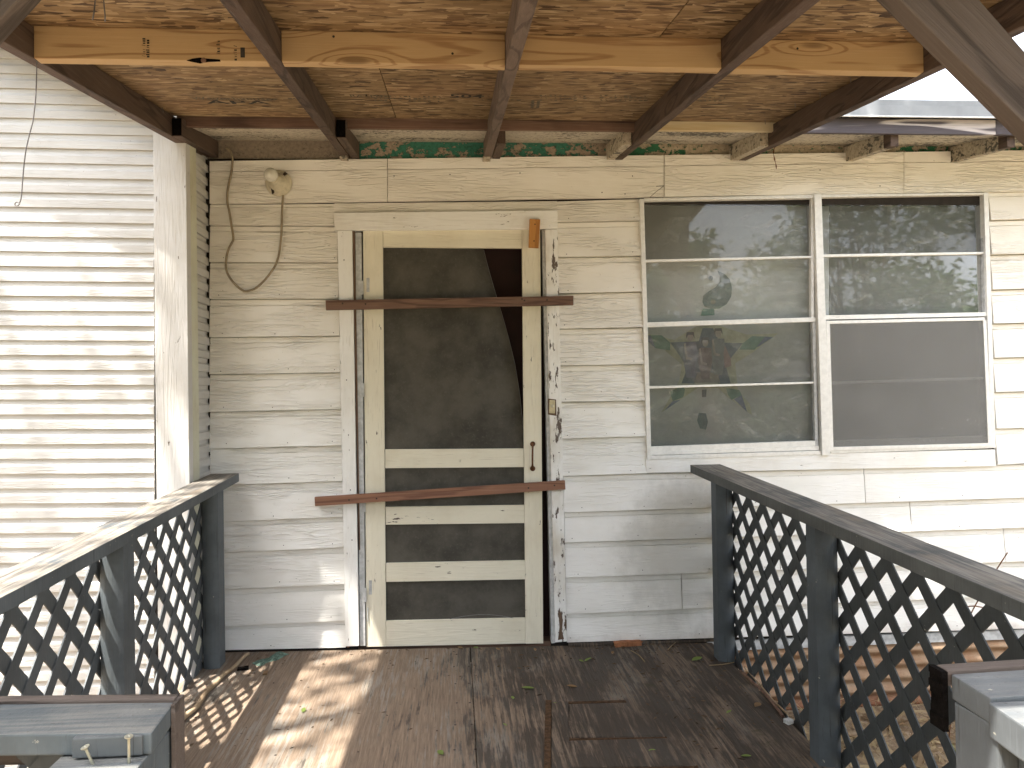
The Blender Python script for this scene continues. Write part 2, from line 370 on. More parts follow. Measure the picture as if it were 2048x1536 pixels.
def mat_ground():
    t = T('dusty_ground'); c = t.co((1, 1, 1), False)
    a = t.noise(c, 1.3, 5, .6); b = t.noise(c, 26, 5, .7)
    col = t.mix(t.step(b, .3, .7), (.26, .18, .12), (.44, .35, .25)); col = t.mix(t.M('MULTIPLY', t.step(a, .5, .68), .4), col, (.17, .16, .08))
    ln_ = t.nd('ShaderNodeVectorMath', operation='LENGTH'); t.L(c, ln_.inputs[0])
    col = t.mix(t.M('MULTIPLY', t.step(t.M('ADD', ln_.outputs['Value'], t.M('MULTIPLY', a, 3)), 5.5, 9), .85), col, t.mix(t.step(b, .35, .65), (.15, .14, .08), (.27, .235, .15)))
    return t.fin(col, b, .02, .95)
M_['ground'] = mat_ground()
def mat_corr():
    t = T('rusty_corrugated_sheet'); c = t.co((1, 1, 1), False); n = t.noise(c, 5, 6, .65); f = t.noise(c, 60, 4, .7); st = t.noise(t.co((3, 3, 30), False), 1, 4, .6)
    col = t.mix(t.step(n, .35, .65), (.36, .25, .16), (.27, .15, .08)); col = t.mix(t.M('MULTIPLY', t.step(st, .5, .7), .6), col, (.40, .31, .22))
    col = t.mix(t.M('MULTIPLY', t.step(f, .55, .7), .5), col, (.13, .07, .04))
    z = t.xyz(c)[2]; col = t.mix(t.step(t.M('ADD', z, t.M('MULTIPLY', n, .06)), -.24, -.33), col, (.22, .09, .045))
    return t.fin(col, f, .002, .75)
M_['corr'] = mat_corr()
def mat_screen(name, col, alpha, amp=.5):
    t = T(name); n = t.noise(t.co((1, 1, 1)), 4.5, 5, .65); f = t.noise(t.co((1, 1, 1)), 90, 3, .6)
    c = t.mix(t.step(n, .32, .68), col, tuple(v*(1-amp) for v in col)); c = t.mix(t.M('MULTIPLY', t.step(f, .55, .75), .35), c, tuple(v*1.4 for v in col))
    t.fin(c, f, .0006, .85)
    tr = t.nd('ShaderNodeBsdfTransparent'); mx = t.nd('ShaderNodeMixShader'); mx.inputs[0].default_value = alpha
    t.L(tr.outputs[0], mx.inputs[1]); t.L(t.b.outputs[0], mx.inputs[2]); t.L(mx.outputs[0], t.t.nodes['Material Output'].inputs[0])
    return t.m
M_['screen'] = mat_screen('dusty_insect_screen', (.105, .097, .080), .93)
M_['wscreen'] = mat_screen('grey_window_screen', (.24, .238, .228), .55, .15)
def mat_glass():
    t = T('dirty_window_glass')
    tr = t.nd('ShaderNodeBsdfTransparent'); tr.inputs[0].default_value = (.88, .885, .88, 1)
    gl = t.nd('ShaderNodeBsdfGlossy'); gl.inputs['Roughness'].default_value = .022
    lw = t.nd('ShaderNodeFresnel'); lw.inputs[0].default_value = 1.62
    n = t.noise(t.co((1, 1, 1)), 1.4, 2); b = t.nd('ShaderNodeBump'); b.inputs['Distance'].default_value = .01; b.inputs['Strength'].default_value = .10
    t.L(n, b.inputs['Height']); t.L(b.outputs[0], gl.inputs['Normal'])
    m1 = t.nd('ShaderNodeMixShader'); t.L(lw.outputs[0], m1.inputs[0]); t.L(tr.outputs[0], m1.inputs[1]); t.L(gl.outputs[0], m1.inputs[2])
    df = t.nd('ShaderNodeBsdfDiffuse'); df.inputs[0].default_value = (.5, .5, .47, 1)
    d = t.noise(t.co((2.2, 2.2, 5), True, (0, .5, 0)), 2.5, 6, .7, 1.2); sp = t.noise(t.co((1, 1, 1)), 120, 2, .5)
    dm = t.M('ADD', t.M('MULTIPLY', t.step(d, .48, .75), .20), t.M('MULTIPLY', t.step(sp, .74, .76), .5))
    dm = t.M('ADD', dm, .10)
    m2 = t.nd('ShaderNodeMixShader'); t.L(dm, m2.inputs[0]); t.L(m1.outputs[0], m2.inputs[1]); t.L(df.outputs[0], m2.inputs[2])
    t.L(m2.outputs[0], t.t.nodes['Material Output'].inputs[0]); return t.m
M_['glass'] = mat_glass()
def mat_leaf(name, c1, c2):
    t = T(name); oi = t.nd('ShaderNodeNewGeometry')
    col = t.mix(oi.outputs['Random Per Island'], c1, c2); t.fin(col, None, 0, .55)
    tl = t.nd('ShaderNodeBsdfTranslucent'); t.L(col, tl.inputs[0]); mx = t.nd('ShaderNodeMixShader'); mx.inputs[0].default_value = .3
    t.L(t.b.outputs[0], mx.inputs[1]); t.L(tl.outputs[0], mx.inputs[2]); t.L(mx.outputs[0], t.t.nodes['Material Output'].inputs[0]); return t.m
M_['leaf'] = mat_leaf('tree_leaf', (.035, .075, .02), (.10, .16, .04))
M_['bark'] = mat_plain('tree_bark', (.12, .09, .065), .9, 0, .5, 20, .01)
M_['dry'] = mat_leaf('dry_straw', (.18, .115, .065), (.46, .36, .2))
M_['grass'] = mat_leaf('green_grass', (.08, .14, .02), (.22, .28, .05))
M_['crumb'] = mat_leaf('dark_crumb', (.05, .032, .02), (.15, .10, .06))
M_['gleaf'] = mat_leaf('fallen_green_leaf', (.10, .17, .04), (.22, .27, .07))
M_['bleaf'] = mat_leaf('fallen_brown_leaf', (.17, .09, .045), (.30, .2, .1))

# ------------------------------------------------------------------ setting: ground
g = MB(); g.add([(-90,-90,-.36),(90,-90,-.36),(90,90,-.36),(-90,90,-.36)], [(0,1,2,3)])
g.build('ground', M_['ground'], None, kind='structure')

# ------------------------------------------------------------------ main house
YS = -.02
house = empty('house', (0, .1, -.36), 'white clapboard house with boarded-up screen door and wide four-light window behind the porch', 'house')
def siding_board(tl, tr, bl, br, gap=.0018, parent=house, mt=None, proud=1.0):
    """tl.. = picture corners; a lapped board, thick at the bottom, with a scored strip under its top edge"""
    P = [at(*c, YS) for c in (tl, tr, bl, br)]
    prof = [(0, -.0005), (.016, -.0005), (.022, -.0078), (.15, -.0092), (.153, -.0040), (.172, -.0040), (.176, -.0112), (1.0, -.027*proud), (1.0, 0.002), (0, .002)]
    vs = []
    for a, b in ((P[0], P[2]), (P[1], P[3])):
        for f, y in prof:
            z = a.z - gap + (b.z - a.z + gap)*f; x = a.x + (b.x-a.x)*f
            vs.append((x, y, z))
    n = len(prof); fs = [(i, (i+1)%n, n+(i+1)%n, n+i) for i in range(n)] + [tuple(range(n))[::-1], tuple(range(n, 2*n))]
    return MB().add(vs, fs).build('siding_board', mt or M_['siding'], parent)
def lerp(a, b, t): return a+(b-a)*t
def ln(p, q, x): return lerp(p[1], q[1], (x-p[0])/(q[0]-p[0]))
# left of the door
Lc = [(407,405),(450,451),(524,524.5),(598,597),(674.5,671),(748.5,744.5),(824,817.5),(897,890),(970,961.5),(1044,1033),(1106,1094),(1180,1167),(1253.5,1240.5),(1300,1294)]
for i in range(len(Lc)-1):
    a, b = Lc[i], Lc[i+1]
    xr = (674 if i > 0 else 668) + max(0, (lerp(a[1], b[1], .5)-460))*.0205
    siding_board((418.5, a[0]), (xr, ln((420,a[0]),(690,a[1]),xr)), (419.5, b[0]), (xr+1, ln((420,b[0]),(690,b[1]),xr)))
# board over the door
siding_board((668,404.5),(1114,400),(668,425),(1114,420), proud=.6)
# between the door and the window
Mc = [(400.5,395.5),(443.5,440.5),(514,511.5),(586.5,583),(657.5,654),(731,728),(803.5,801),(877,872),(951.5,946)]
for i in range(len(Mc)-1):
    a, b = Mc[i], Mc[i+1]; my = (a[0]+b[0])/2; xl = 1115+(my-460)*.0215; xr = 1279+(my-397)*.026
    siding_board((xl, a[0]), (xr, a[1]), (xl+.8, b[0]), (xr+1, b[1]))
# right of the window
Rc = [(383.5,382),(440,438.5),(509,507.5),(579,577.5),(647,645.5),(715.5,714),(784,782.5),(857,855.5),(929,926)]
for i in range(len(Rc)-1):
    a, b = Rc[i], Rc[i+1]; xl = 1979+((a[0]+b[0])/2-384)*.028
    def ex(p): return p[1] - (p[0]-p[1])*(2900-2048)/68.
    siding_board((xl, a[0]), (2900, ex(a)-6), (xl+1, b[0]), (2900, ex(b)-6))
# below the window, full width, broken into lengths
Bc = [((1130,951),(2048,928)), ((1130,1024.5),(2048,995)), ((1130,1084.5),(2048,1055)), ((1130,1155),(2048,1122)), ((1130,1227),(2048,1190)), ((1130,1284),(2048,1256))]
jn = [[1730], [1822], [1560, 2010], [1364], [1640]]
for i in range(5):
    xs = [1128+i*1.5]+jn[i]+[2900]
    for a, b in zip(xs[:-1], xs[1:]):
        l = a + (.7 if a > 1200 else 0); r = b-.7
        siding_board((l, ln(*Bc[i], l)), (r, ln(*Bc[i], r)), (l, ln(*Bc[i+1], l)), (r, ln(*Bc[i+1], r)))
# window apron board under the frame
q = [at(1292.5,946,-.0265), at(1992,932.5,-.0265), at(1990,899,-.0265), at(1291,915,-.0265)]
MB().quadbox(q, (0,.02,0)).build('apron_board', M_['trim_x'], house, bev=.0015)
# frieze boards across the top
for a, b in ((419,774.5),(775.5,1327.5),(1329,1807.5),(1808.5,2900)):
    def top(x): return ln((420,322),(2048,300.5),x)
    def bot(x): return ln((420,407),(2048,382.5),x)
    o = MB().quadbox([at(a,top(a)+22.5,-.026), at(b,top(b)+22.5,-.026), at(b,bot(b),-.026), at(a,bot(a),-.026)], (0,.026,0)).build('frieze_board', M_['siding'], house, bev=.0012)
    MB().quadbox([at(a,top(a),-.029), at(b,top(b),-.029), at(b,top(b)+21,-.029), at(a,top(a)+21,-.029)], (0,.029,0)).build('trim_strip', M_['siding'], house, bev=.0012)
s = MB()
for p_, q_ in (((1300,394),(1312,383)),((1312,383),(1328,371)),((1312,372),(1328,371))): s.quadbox([at(*p_,-.0268), at(*q_,-.0268), at(q_[0],q_[1]+1.2,-.0268), at(p_[0],p_[1]+1.2,-.0268)], (0,.001,0))
s.build('board_crack', M_['nail'], house)
# sheathing behind the boards, leaving the openings
s = MB()
D0 = at(705,458,0); D1 = at(1102,1290,0); W0 = at(1290,400,0); W1 = at(1985,915,0)
xl, xr, zt, zb = -3.5, 6.0, 2.6, -.05
s.box(xl, D0.x, .003, .03, zb, zt); s.box(D0.x, D1.x, .003, .03, D0.z, zt); s.box(D1.x, W0.x, .003, .03, zb, zt)
s.box(W0.x, W1.x, .003, .03, zb, W1.z+.03); s.box(W0.x, W1.x, .003, .03, W0.z-.02, zt); s.box(W1.x, xr, .003, .03, zb, zt)
s.build('wall_sheathing', M_['dark'], house)
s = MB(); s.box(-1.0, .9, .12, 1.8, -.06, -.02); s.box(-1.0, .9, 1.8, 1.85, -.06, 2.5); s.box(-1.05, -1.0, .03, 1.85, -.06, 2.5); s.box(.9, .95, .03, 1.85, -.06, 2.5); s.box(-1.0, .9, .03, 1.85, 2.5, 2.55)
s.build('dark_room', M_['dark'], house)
# green frieze, soffit, fascia
zw = at(910, 316, -.004).z
fx = [-1.19, -.445, .19, .79, 1.41, 1.99, 2.54, 6.0]; fm = ['frieze_brown', 'green1', 'green1', 'green2', 'green2', 'green2', 'green2']
for i in range(7):
    MB().box(fx[i]+.001, fx[i+1]-.001, -.004, .03, zw-.01, 2.60).build('frieze_panel', M_[fm[i]], house)
YF = -.43
RB = lambda y: 2.368 + .13*y            # underside of the rafters
SO = lambda y: 2.452 + .19*y            # underside of the old soffit boards
for k in range(3):
    y0, y1 = -.002 - k*.145, -.002-(k+1)*.145+.003
    MB().quadbox([(-1.19,y0,SO(y0)),(6,y0,SO(y0)),(6,y1,SO(y1)),(-1.19,y1,SO(y1))], (0,0,.02)).build('soffit_board', M_['soffit'], house)
def fascia(x0, x1, mt, y=YF, zb_=2.362, zt_=2.428):
    return MB().box(x0, x1, y-.02, y, zb_, zt_).build('fascia_board', mt, house, bev=.0015)
fascia(-1.14, -.50, M_['oldwood_x']); fascia(-.497, .17, M_['oldwood_x']); fascia(.173, .80, M_['oldwood_x'])
MB().box(.803, 1.43, YF-.024, YF-.001, 2.366, 2.435).build('fascia_board', M_['pine_cream'], house, bev=.0015, label='new cream primed fascia board')
xj = at(1985, 230, YF).x
fascia(1.435, xj-.001, M_['fascia']); fascia(xj+.001, 6, M_['fascia'])
# house roof and its drip flashing
MB().quadbox([(-1.2,-.47,2.476),(6,-.47,2.476),(6,3.2,3.17),(-1.2,3.2,3.17)], (0,0,.03)).build('roof', M_['flash'], house)
MB().quadbox([(1.47,-.474,2.430),(6,-.474,2.430),(6,-.474,2.480),(1.47,-.474,2.480)], (0,.004,0)).add([(1.47,-.474,2.430),(6,-.474,2.430),(6,-.486,2.424),(1.47,-.486,2.424)], [(0,1,2,3)]).build('drip_flashing', M_['flash'], house)
MB().box(1.47, 6, -.480, -.4745, 2.425, 2.432).build('drip_edge', M_['alu'], house)
# old rafter tails of the house
def tail(xc, y1, mt, lab=None, w_=.038, z0=0, sk=0):
    kw = {'label': lab} if lab else {}
    q = [(xc-w_/2, -.006, RB(0)-.001+z0), (xc+w_/2, -.006, RB(0)-.001+z0), (xc+w_/2, -.006, RB(0)+.075), (xc-w_/2, -.006, RB(0)+.075)]
    return MB().quadbox(q, (sk*-y1, y1, RB(y1)-RB(0))).build('rafter_tail', mt, house, bev=.002, **kw)
tail(-1.122, -.50, M_['rafter'], sk=.0043); tail(-.463, -.50, M_['rafter'], sk=.0097); tail(.211, -.41, M_['rafter'], sk=.003)
for x in (-1.122+.0043*.5, -.463+.0097*.5): MB().box(x-.018, x+.018, -.5085, -.5065, RB(-.5)+.002, RB(-.5)+.072).build('end_grain', M_['black'], house, label='black end of an old rafter tail')  # thin black plates paint the deep shade on two tail ends
for x in (.771, 1.390): tail(x, -.40, M_['tail'], 'mottled white painted rafter tail', sk=-.008)
for x in (1.98, 2.53, 3.1, 3.7):
    tail(x, -.36, M_['tail'], 'mottled white painted rafter tail')
    MB().quadbox([(x-.018,-.367,RB(-.36)),(x+.018,-.367,RB(-.36)),(x+.018,-.367,RB(-.36)+.07),(x-.018,-.367,RB(-.36)+.07)], (0,-.058,-.0075)).build('rafter_tail', M_['rafter'], house, label='brown sister board on a rafter tail')
# white scabs on the underside of the old ends
for x in (-.527, .147): MB().box(x-.001, x+.034, -.09, -.008, RB(-.05)-.012, RB(-.05)-.004).build('nailing_scrap', M_['tail'], house)
# skirting: corrugated iron below the siding, right of the deck
zt_ = at(1723, 1269, 0).z; 
MB().quadbox([(1.22,-.014,zt_-.002),(6,-.014,zt_-.002),(6,-.014,zt_-.05),(1.22,-.014,zt_-.05)], (0,.03,0)).build('skirting_board', M_['jamb'], house, bev=.002)
zt_ -= .05
n = 60; vs = []; H_ = zt_+.37
for i in range(n+1):
    z = zt_ - H_*i/n; y = -.004 + .011*math.cos(2*math.pi*i/n*H_/.066)
    vs += [(1.2, y, z), (3.3, y, z), (6, y+.001, z)]
sk = MB().add([v for i, v in enumerate(vs) if i%3 != 2], [(i*2, i*2+1, i*2+3, i*2+2) for i in range(n)]).build('corrugated_skirting', M_['corr'], house, smooth=True)
MB().add([(a, b-.004, c) for i, (a, b, c) in enumerate(vs) if i%3], [(i*2, i*2+1, i*2+3, i*2+2) for i in range(n)]).build('corrugated_skirting', M_['corr'], house, smooth=True)

# door casing and jamb
def pbox(pts, Y, depth, name, mt, parent, bev=.0015, **kw):
    return MB().quadbox([at(x, y, Y) for x, y in pts], (0, depth, 0)).build(name, mt, parent, bev=bev, **kw)
pbox([(668,425.5),(1115,420.5),(1115.5,457.5),(669,460.5)], -.038, .035, 'door_casing', M_['trim_x'], house)
pbox([(675,461.5),(704,461),(718,1292),(691,1293)], -.036, .034, 'door_casing', M_['trim_z'], house)
pbox([(1090,459),(1115,458.5),(1134,1283),(1111,1285)], -.036, .034, 'door_casing', M_['trim_rot'], house, label='split and rotting right door casing')
pbox([(1084,460),(1090,460),(1111,1286),(1103,1287)], -.024, .06, 'door_jamb', M_['jamb'], house)
pbox([(704.5,462),(709.5,462),(720,1100),(718,1100)], -.028, .03, 'raw_wood_strip', M_['raw'], house)
pbox([(710.5,465),(722.5,465),(731,1292),(720,1292)], -.022, .06, 'door_jamb', M_['jamb'], house)
pbox([(706,455.5),(1100,454),(1104,462),(706,464)], .02, .10, 'door_jamb', M_['raw'], house)
pbox([(700,1290),(1112,1282),(1115,1292),(700,1300)], .01, .12, 'threshold', M_['oldwood_x'], house)
pbox([(724,1330),(1104,1320),(1104,470),(724,470)], .11, .03, 'inner_door', M_['reddoor'], house)
# little jamb hinges
for y in (575, 780, 1010, 1190):
    pbox([(722+(y-460)*.0095-3, y-14),(723.5+(y-460)*.0095+2, y-14),(723.5+(y-460)*.0095+2.5, y+14),(722+(y-460)*.0095-2.5, y+14)], -.026, .006, 'hinge', M_['jamb'], house, bev=.001)
# rot holes at the casing foot
s = MB()
for pts in ([(1117,1225),(1121,1222),(1126,1240),(1124,1262),(1128,1278),(1116,1280),(1119,1255)], [(1130,1238),(1133,1240),(1133,1262),(1130,1255)]):
    s.poly([at(x, y, -.0375) for x, y in pts], (0, .001, 0))
s.build('rot_hole', M_['raw'], house)

# ---- screen door (part) with its sub-parts
YD = -.014
def dx_(x, y): return x + (y-460)*.0081          # the door leans a little
def dquad(x0, x1, y0, y1, sl=-.010):
    return [(dx_(x0, y0), y0+sl*(x0-730)), (dx_(x1, y0), y0+sl*(x1-730)), (dx_(x1, y1), y1+sl*(x1-730)), (dx_(x0, y1), y1+sl*(x0-730))]
sdm = MB()
TOPL, TOPR = (726, 455.5), (1080.5, 460)
def dbox(mb, pts, Y=YD, dep=.028): mb.quadbox([at(x, y, Y) for x, y in pts], (0, dep, 0))
dbox(sdm, [(726,455.5),(765.3,456),(772.3,1293.2),(732.8,1294)])
dbox(sdm, [(1044,459.7),(1080.5,460),(1086.5,1287),(1051.5,1287.6)])
door = sdm.build('screen_door', M_['door'], house, bev=.0015, label='cream wooden screen door with torn dark screen')
rails = [((766,456),(1043.5,459.5),(1043.6,496),(766.4,494.5)), ((770.2,898.8),(1047.2,897),(1047.6,934.3),(770.6,936.5)),
         ((771.2,1014),(1048.6,1010),(1049,1046.3),(771.5,1049.5)), ((772,1126.5),(1049.8,1121),(1050.1,1158.7),(772.4,1164)),
         ((772.3,1242),(1051,1236),(1051.3,1287.2),(772.6,1293))]
for r_ in rails:
    s = MB(); dbox(s, [(x, y) for x, y in r_], YD+.001, .026); s.build('door_rail', M_['door_x'], door, bev=.0015)
# screens
def sheet(pts, Y, name, mt, par, th=.001): return MB().poly([at(x, y, Y) for x, y in pts], (0, th, 0)).build(name, mt, par)
# torn upper screen, its free edge curling outward
pts = [(765,494),(967,497),(975,530),(984,562),(994,596),(1005,632),(1018,678),(1030,728),(1040,790),(1046,850),(1048,899),(769,900)]
vs = []; nx, ny = 14, 24; fs = []
def edge_x(y):
    e = [(497,967),(530,975),(562,984),(596,994),(632,1005),(678,1018),(728,1030),(790,1040),(850,1046),(900,1048)]
    for (ya, xa), (yb, xb) in zip(e[:-1], e[1:]):
        if y <= yb: return lerp(xa, xb, max(0,(y-ya)/(yb-ya)))
    return 1048
for j in range(ny+1):
    y = 494+(900-494)*j/ny; xr_ = edge_x(y); xl_ = 765+(y-494)*.012
    for i in range(nx+1):
        f = i/nx; k = f**5*max(0, 1-(j/ny)**2)
        vs.append(at(lerp(xl_, xr_, f), y, YD+.014 + .06*k - .010*math.sin(f*9+j*.1)*f*.5))
for j in range(ny):
    for i in range(nx): a = j*(nx+1)+i; fs.append((a, a+1, a+nx+2, a+nx+1))
MB().add(vs, fs).build('torn_screen', M_['screen'], door, smooth=True)
for y0, y1, xa, xb in ((934,1015,770,1050), (1045,1128,770,1051), (1157,1243,771,1052)):
    sheet([(xa,y0),(xb,y0-3),(xb,y1-4),(xa,y1)], YD+.014, 'door_screen', M_['screen'], door)
MB().tube([at(edge_x(y), y, YD+.014+.055*max(0,1-((y-494)/406)**2)) for y in range(500, 898, 12)], .0012, 5).build('torn_edge', M_['wire'], door)
# sagging bit of screen at the bottom rail
s = MB().tube([at(900+i*15, 1238-9*math.sin(i/9*3.14), YD+.004) for i in range(10)], .0012, 5).build('screen_bead', M_['wire'], door)
# handle
s = MB(); hp = [(1065.5,889),(1065,897),(1064.5,912),(1065,926),(1065,938)]
s.tube([at(1065.5,888,YD-.004), at(1065.4,896,YD-.020), at(1065,912,YD-.026), at(1065,928,YD-.020), at(1065,936,YD-.004)], [.006,.0045,.0045,.0045,.006], 8)
for y in (888, 937): s.lathe(at(1065.3,y,YD-.001), (0,-1,0), [(0,.013),(.003,.013),(.004,.004),(.004,0)], 12)
s.build('handle', M_['rust'], door, smooth=True)
for y in (570, 1175):
    s = MB(); s.quadbox([at(732+(y-460)*.008, y-14, YD-.002), at(738+(y-460)*.008, y-14, YD-.002), at(738+(y-460)*.008, y+14, YD-.002), at(732+(y-460)*.008, y+14, YD-.002)], (0,.003,0))
    for k in (-8, 0, 8): s.lathe(at(735+(y-460)*.008+random.uniform(-1,1), y+k, YD-.0022), (0,-1,0), [(0,.0035),(.0015,.003),(.002,0)], 8)
    s.build('hinge_plate', M_['jamb'], door)
s = MB(); s.tube([at(735.5,1215,YD-.003), at(735,1243,YD-.005)], .0025, 6); s.build('hook', M_['jamb'], door)

# ---- window (part) with frame, panes and screen
def Z(zx, zy): return (1240+zx/2.535, 360+zy/2.535)
def wq(mb, z4, Y, dep): mb.quadbox([at(*Z(*p), Y) for p in z4], (0, dep, 0))
win = MB()
wq(win, [(100,95),(122,95),(160,1418),(138,1420)], -.030, .07)
wq(win, [(985,72),(1022,72),(1068,1395),(1026,1397)], -.042, .082)
wq(win, [(1845,64),(1868,62),(1905,1358),(1883,1360)], -.030, .07)
wq(win, [(122,92),(985,74),(985,92),(123,106)], -.028, .068); wq(win, [(1022,73),(1846,64),(1847,74),(1023,88)], -.028, .068)
wq(win, [(150,1398),(1018,1372),(1020,1392),(160,1418)], -.030, .07)
wq(win, [(150,1378),(1010,1348),(1010,1369),(150,1395)], -.022, .062)
wq(win, [(1068,1366),(1886,1338),(1886,1360),(1070,1386)], -.030, .07)
window = win.build('window', M_['alu'], house, bev=.0015, label='wide white metal window with eight lights and a screen')
def bar(z4, Y=-.014, dep=.02, nm='muntin', mt='alu', bev=.001):
    s = MB(); wq(s, z4, Y, dep); return s.build(nm, M_[mt], window, bev=bev)
bar([(128,404),(980,384),(980,394),(128,416)]); bar([(1030,377),(1853,364),(1854,375),(1030,390)])
bar([(134,722),(992,696),(992,718),(134,746)], -.022, .034, 'meeting_rail'); bar([(1042,686),(1860,670),(1861,690),(1042,708)], -.022, .034, 'meeting_rail')
bar([(143,1046),(984,1022),(984,1032),(143,1058)]); 
bar([(1068,1022),(1842,998),(1842,1010),(1068,1036)], -.0285, .012)
bar([(970,94),(984,94),(984,700),(970,700)], -.018, .03, 'sash_stile'); bar([(976,720),(992,720),(1006,1350),(990,1350)], -.018, .03, 'sash_stile', 'jamb')
bar([(1838,76),(1847,76),(1858,668),(1849,668)], -.016, .03, 'sash_stile', 'jamb')
bar([(158,1352),(990,1322),(990,1348),(158,1378)], -.018, .03, 'sash_rail')
# screen frame, hanging slightly crooked
for z4 in ([(1046,714),(1850,696),(1850,712),(1046,730)], [(1046,730),(1064,730),(1083,1372),(1064,1374)], [(1842,712),(1858,710),(1886,1350),(1868,1352)], [(1083,1354),(1868,1334),(1868,1352),(1083,1372)]):
    bar(z4, -.034, .010, 'screen_frame')
s = MB(); wq(s, [(1062,728),(1845,712),(1870,1338),(1080,1358)], -.030, .0008); s.build('window_screen', M_['wscreen'], window)
bar([(1082,1322),(1868,1296),(1868,1330),(1082,1352)], -.012, .02, 'sash_rail')
# panes
for z4 in ([(122,105),(972,92),(980,386),(128,406)], [(128,414),(980,392),(992,697),(134,724)], [(134,744),(984,718),(986,1024),(143,1048)], [(143,1056),(986,1030),(990,1326),(158,1356)],
           [(1023,87),(1840,73),(1852,368),(1030,380)], [(1030,388),(1852,374),(1858,672),(1042,690)], [(1062,706),(1850,690),(1850,1000),(1068,1024)], [(1068,1032),(1850,1006),(1866,1300),(1082,1326)]):
    s = MB(); wq(s, z4, .004, .0001); vv = s.v[:4]; MB().add(vv, [(0,1,2,3)]).build('pane', M_['glass'], window)
# the painted board inside the left half
def flat(name, pts, Y, col, par, rough=.8):
    if name not in M_: M_[name] = mat_plain(name, col, rough, 0, .35, 14, .0003)
    return MB().poly([at(*p, Y) for p in pts], (0, .0006, 0))
bd = MB(); wq(bd, [(100,60),(1060,60),(1060,1420),(130,1440)], .062, .01)
M_['board'] = mat_plain('grey_green_board', (.45, .465, .45), .8, 0, .25, 3)
board = bd.build('painted_board', M_['board'], window)
bd = MB(); wq(bd, [(1064,50),(1960,50),(1960,1420),(1064,1420)], .066, .01)
M_['board2'] = mat_plain('grey_blind', (.17, .175, .165), .85, 0, .25, 4); bd.build('window_blind', M_['board2'], window)
def S(x, y): return (1270+x/3.84, 500+y/3.84)
def shape(pts, k, col, key):
    key = 'paint_'+key
    if key not in M_: M_[key] = mat_plain(key, col, .8, 0, .3, 22, .0003)
    MB().poly([at(*S(*p), .060-.0008*k) for p in pts], (0,.0006,0)).build('star_painting', M_[key], window)
ye = [(85,640),(300,690),(480,580),(640,580),(860,650),(1100,640),(900,790),(770,870),(790,1080),(880,1180),(900,1270),(700,1120),(640,1060),(480,1060),(380,1130),(200,1250),(290,1100),(340,1000),(360,880),(240,780)]
shape(ye, 0, (.42, .43, .33), 'yellow')
body = [(270,710),(490,700),(520,600),(600,600),(650,710),(830,715),(735,830),(700,900),(735,1025),(640,1025),(545,960),(455,1025),(357,1025),(400,910),(350,820)]
shape(body, 1, (.15, .18, .215), 'navy')
for p in ([(90,655),(205,655),(270,710),(270,770),(160,755)], [(830,715),(900,662),(1000,665),(920,765),(800,765)], [(357,1040),(385,1070),(370,1130),(290,1160),(270,1090)], [(700,1060),(800,1075),(820,1115),(740,1150),(715,1110)], [(520,450),(610,455),(610,500),(505,505)]):
    shape(p, 2, (.15, .25, .21), 'green')
for p in ([(1000,665),(1062,668),(960,735),(930,750)], [(290,1160),(350,1150),(225,1235)], [(760,1145),(820,1115),(862,1245)], [(85,655),(120,655),(160,755),(100,700)]):
    shape(p, 3, (.16, .19, .28), 'blue')
# comma-shaped flame above the star
fl = [(632,158),(690,185),(728,225),(745,290),(738,360),(705,415),(650,448),(590,455),(535,435),(518,400),(525,350),(570,315),(620,285),(652,245),(652,200)]
shape(fl, 1, (.18, .215, .21), 'flame')
shape([(600+20*math.cos(a/8*6.283), 398+20*math.sin(a/8*6.283)) for a in range(8)], 3, (.27, .26, .22), 'dot')
shape([(583+18*math.cos(a/8*6.283), 216+18*math.sin(a/8*6.283)) for a in range(8)], 2, (.12, .13, .12), 'dot2')
# plain standing figures inside the star
for cx, cy, h_, key, col in ((425,650,330,'fig_a',(.20,.21,.28)), (540,690,300,'fig_b',(.22,.18,.18)), (640,620,340,'fig_c',(.22,.23,.24))):
    shape([(cx-45,cy+60),(cx+45,cy+60),(cx+55,cy+h_*.55),(cx+30,cy+h_),(cx-30,cy+h_),(cx-55,cy+h_*.55)], 4, col, key)
    shape([(cx+24*math.cos(a/8*6.283), cy+20+34*math.sin(a/8*6.283)) for a in range(8)], 5, (.38,.34,.31), 'skin')
    shape([(cx-28,cy-18),(cx+26,cy-20),(cx+34,cy+30),(cx+18,cy+2),(cx-18,cy+2),(cx-34,cy+34)], 6, (.15,.14,.14), 'hair')
    shape([(cx-50,cy+70),(cx-36,cy+66),(cx-20,cy+170),(cx+14,cy+180),(cx+12,cy+196),(cx-34,cy+190)], 6, (.38,.34,.31), 'skin')
shape([(690,730),(735,830),(740,890),(690,905),(680,800)], 5, (.30,.22,.21), 'red')
shape([(480,940),(560,930),(640,960),(655,1020),(455,1020)], 4, (.28,.25,.22), 'pale')
shape([(490,1250),(545,1255),(560,1320),(545,1380),(500,1370),(478,1310)], 2, (.10,.15,.15), 'smudge')
shape([(515,1075),(550,1070),(545,1130),(515,1130)], 2, (.10,.12,.12), 'smudge2')

# small nail heads
def nails(pts, Y, par, r=.003):
    s = MB()
    for x, y in pts: s.lathe(at(x, y, Y), (0,-1,0), [(0,r),(.0008,r),(.0012,0)], 8)
    return s.build('nail_heads', M_['nail'], par)
nails([(1265,352),(1204,385),(1250,388),(788,352),(900,349),(1040,346),(1640,340),(1760,372)], -.027, house)
nails([(700,600),(688,520),(693,760),(697,870),(701,980),(704,1080),(1105,540),(1109,700),(1118,905),(1122,1060),(1127,1200),(1129,1130)], -.037, house, .0028)

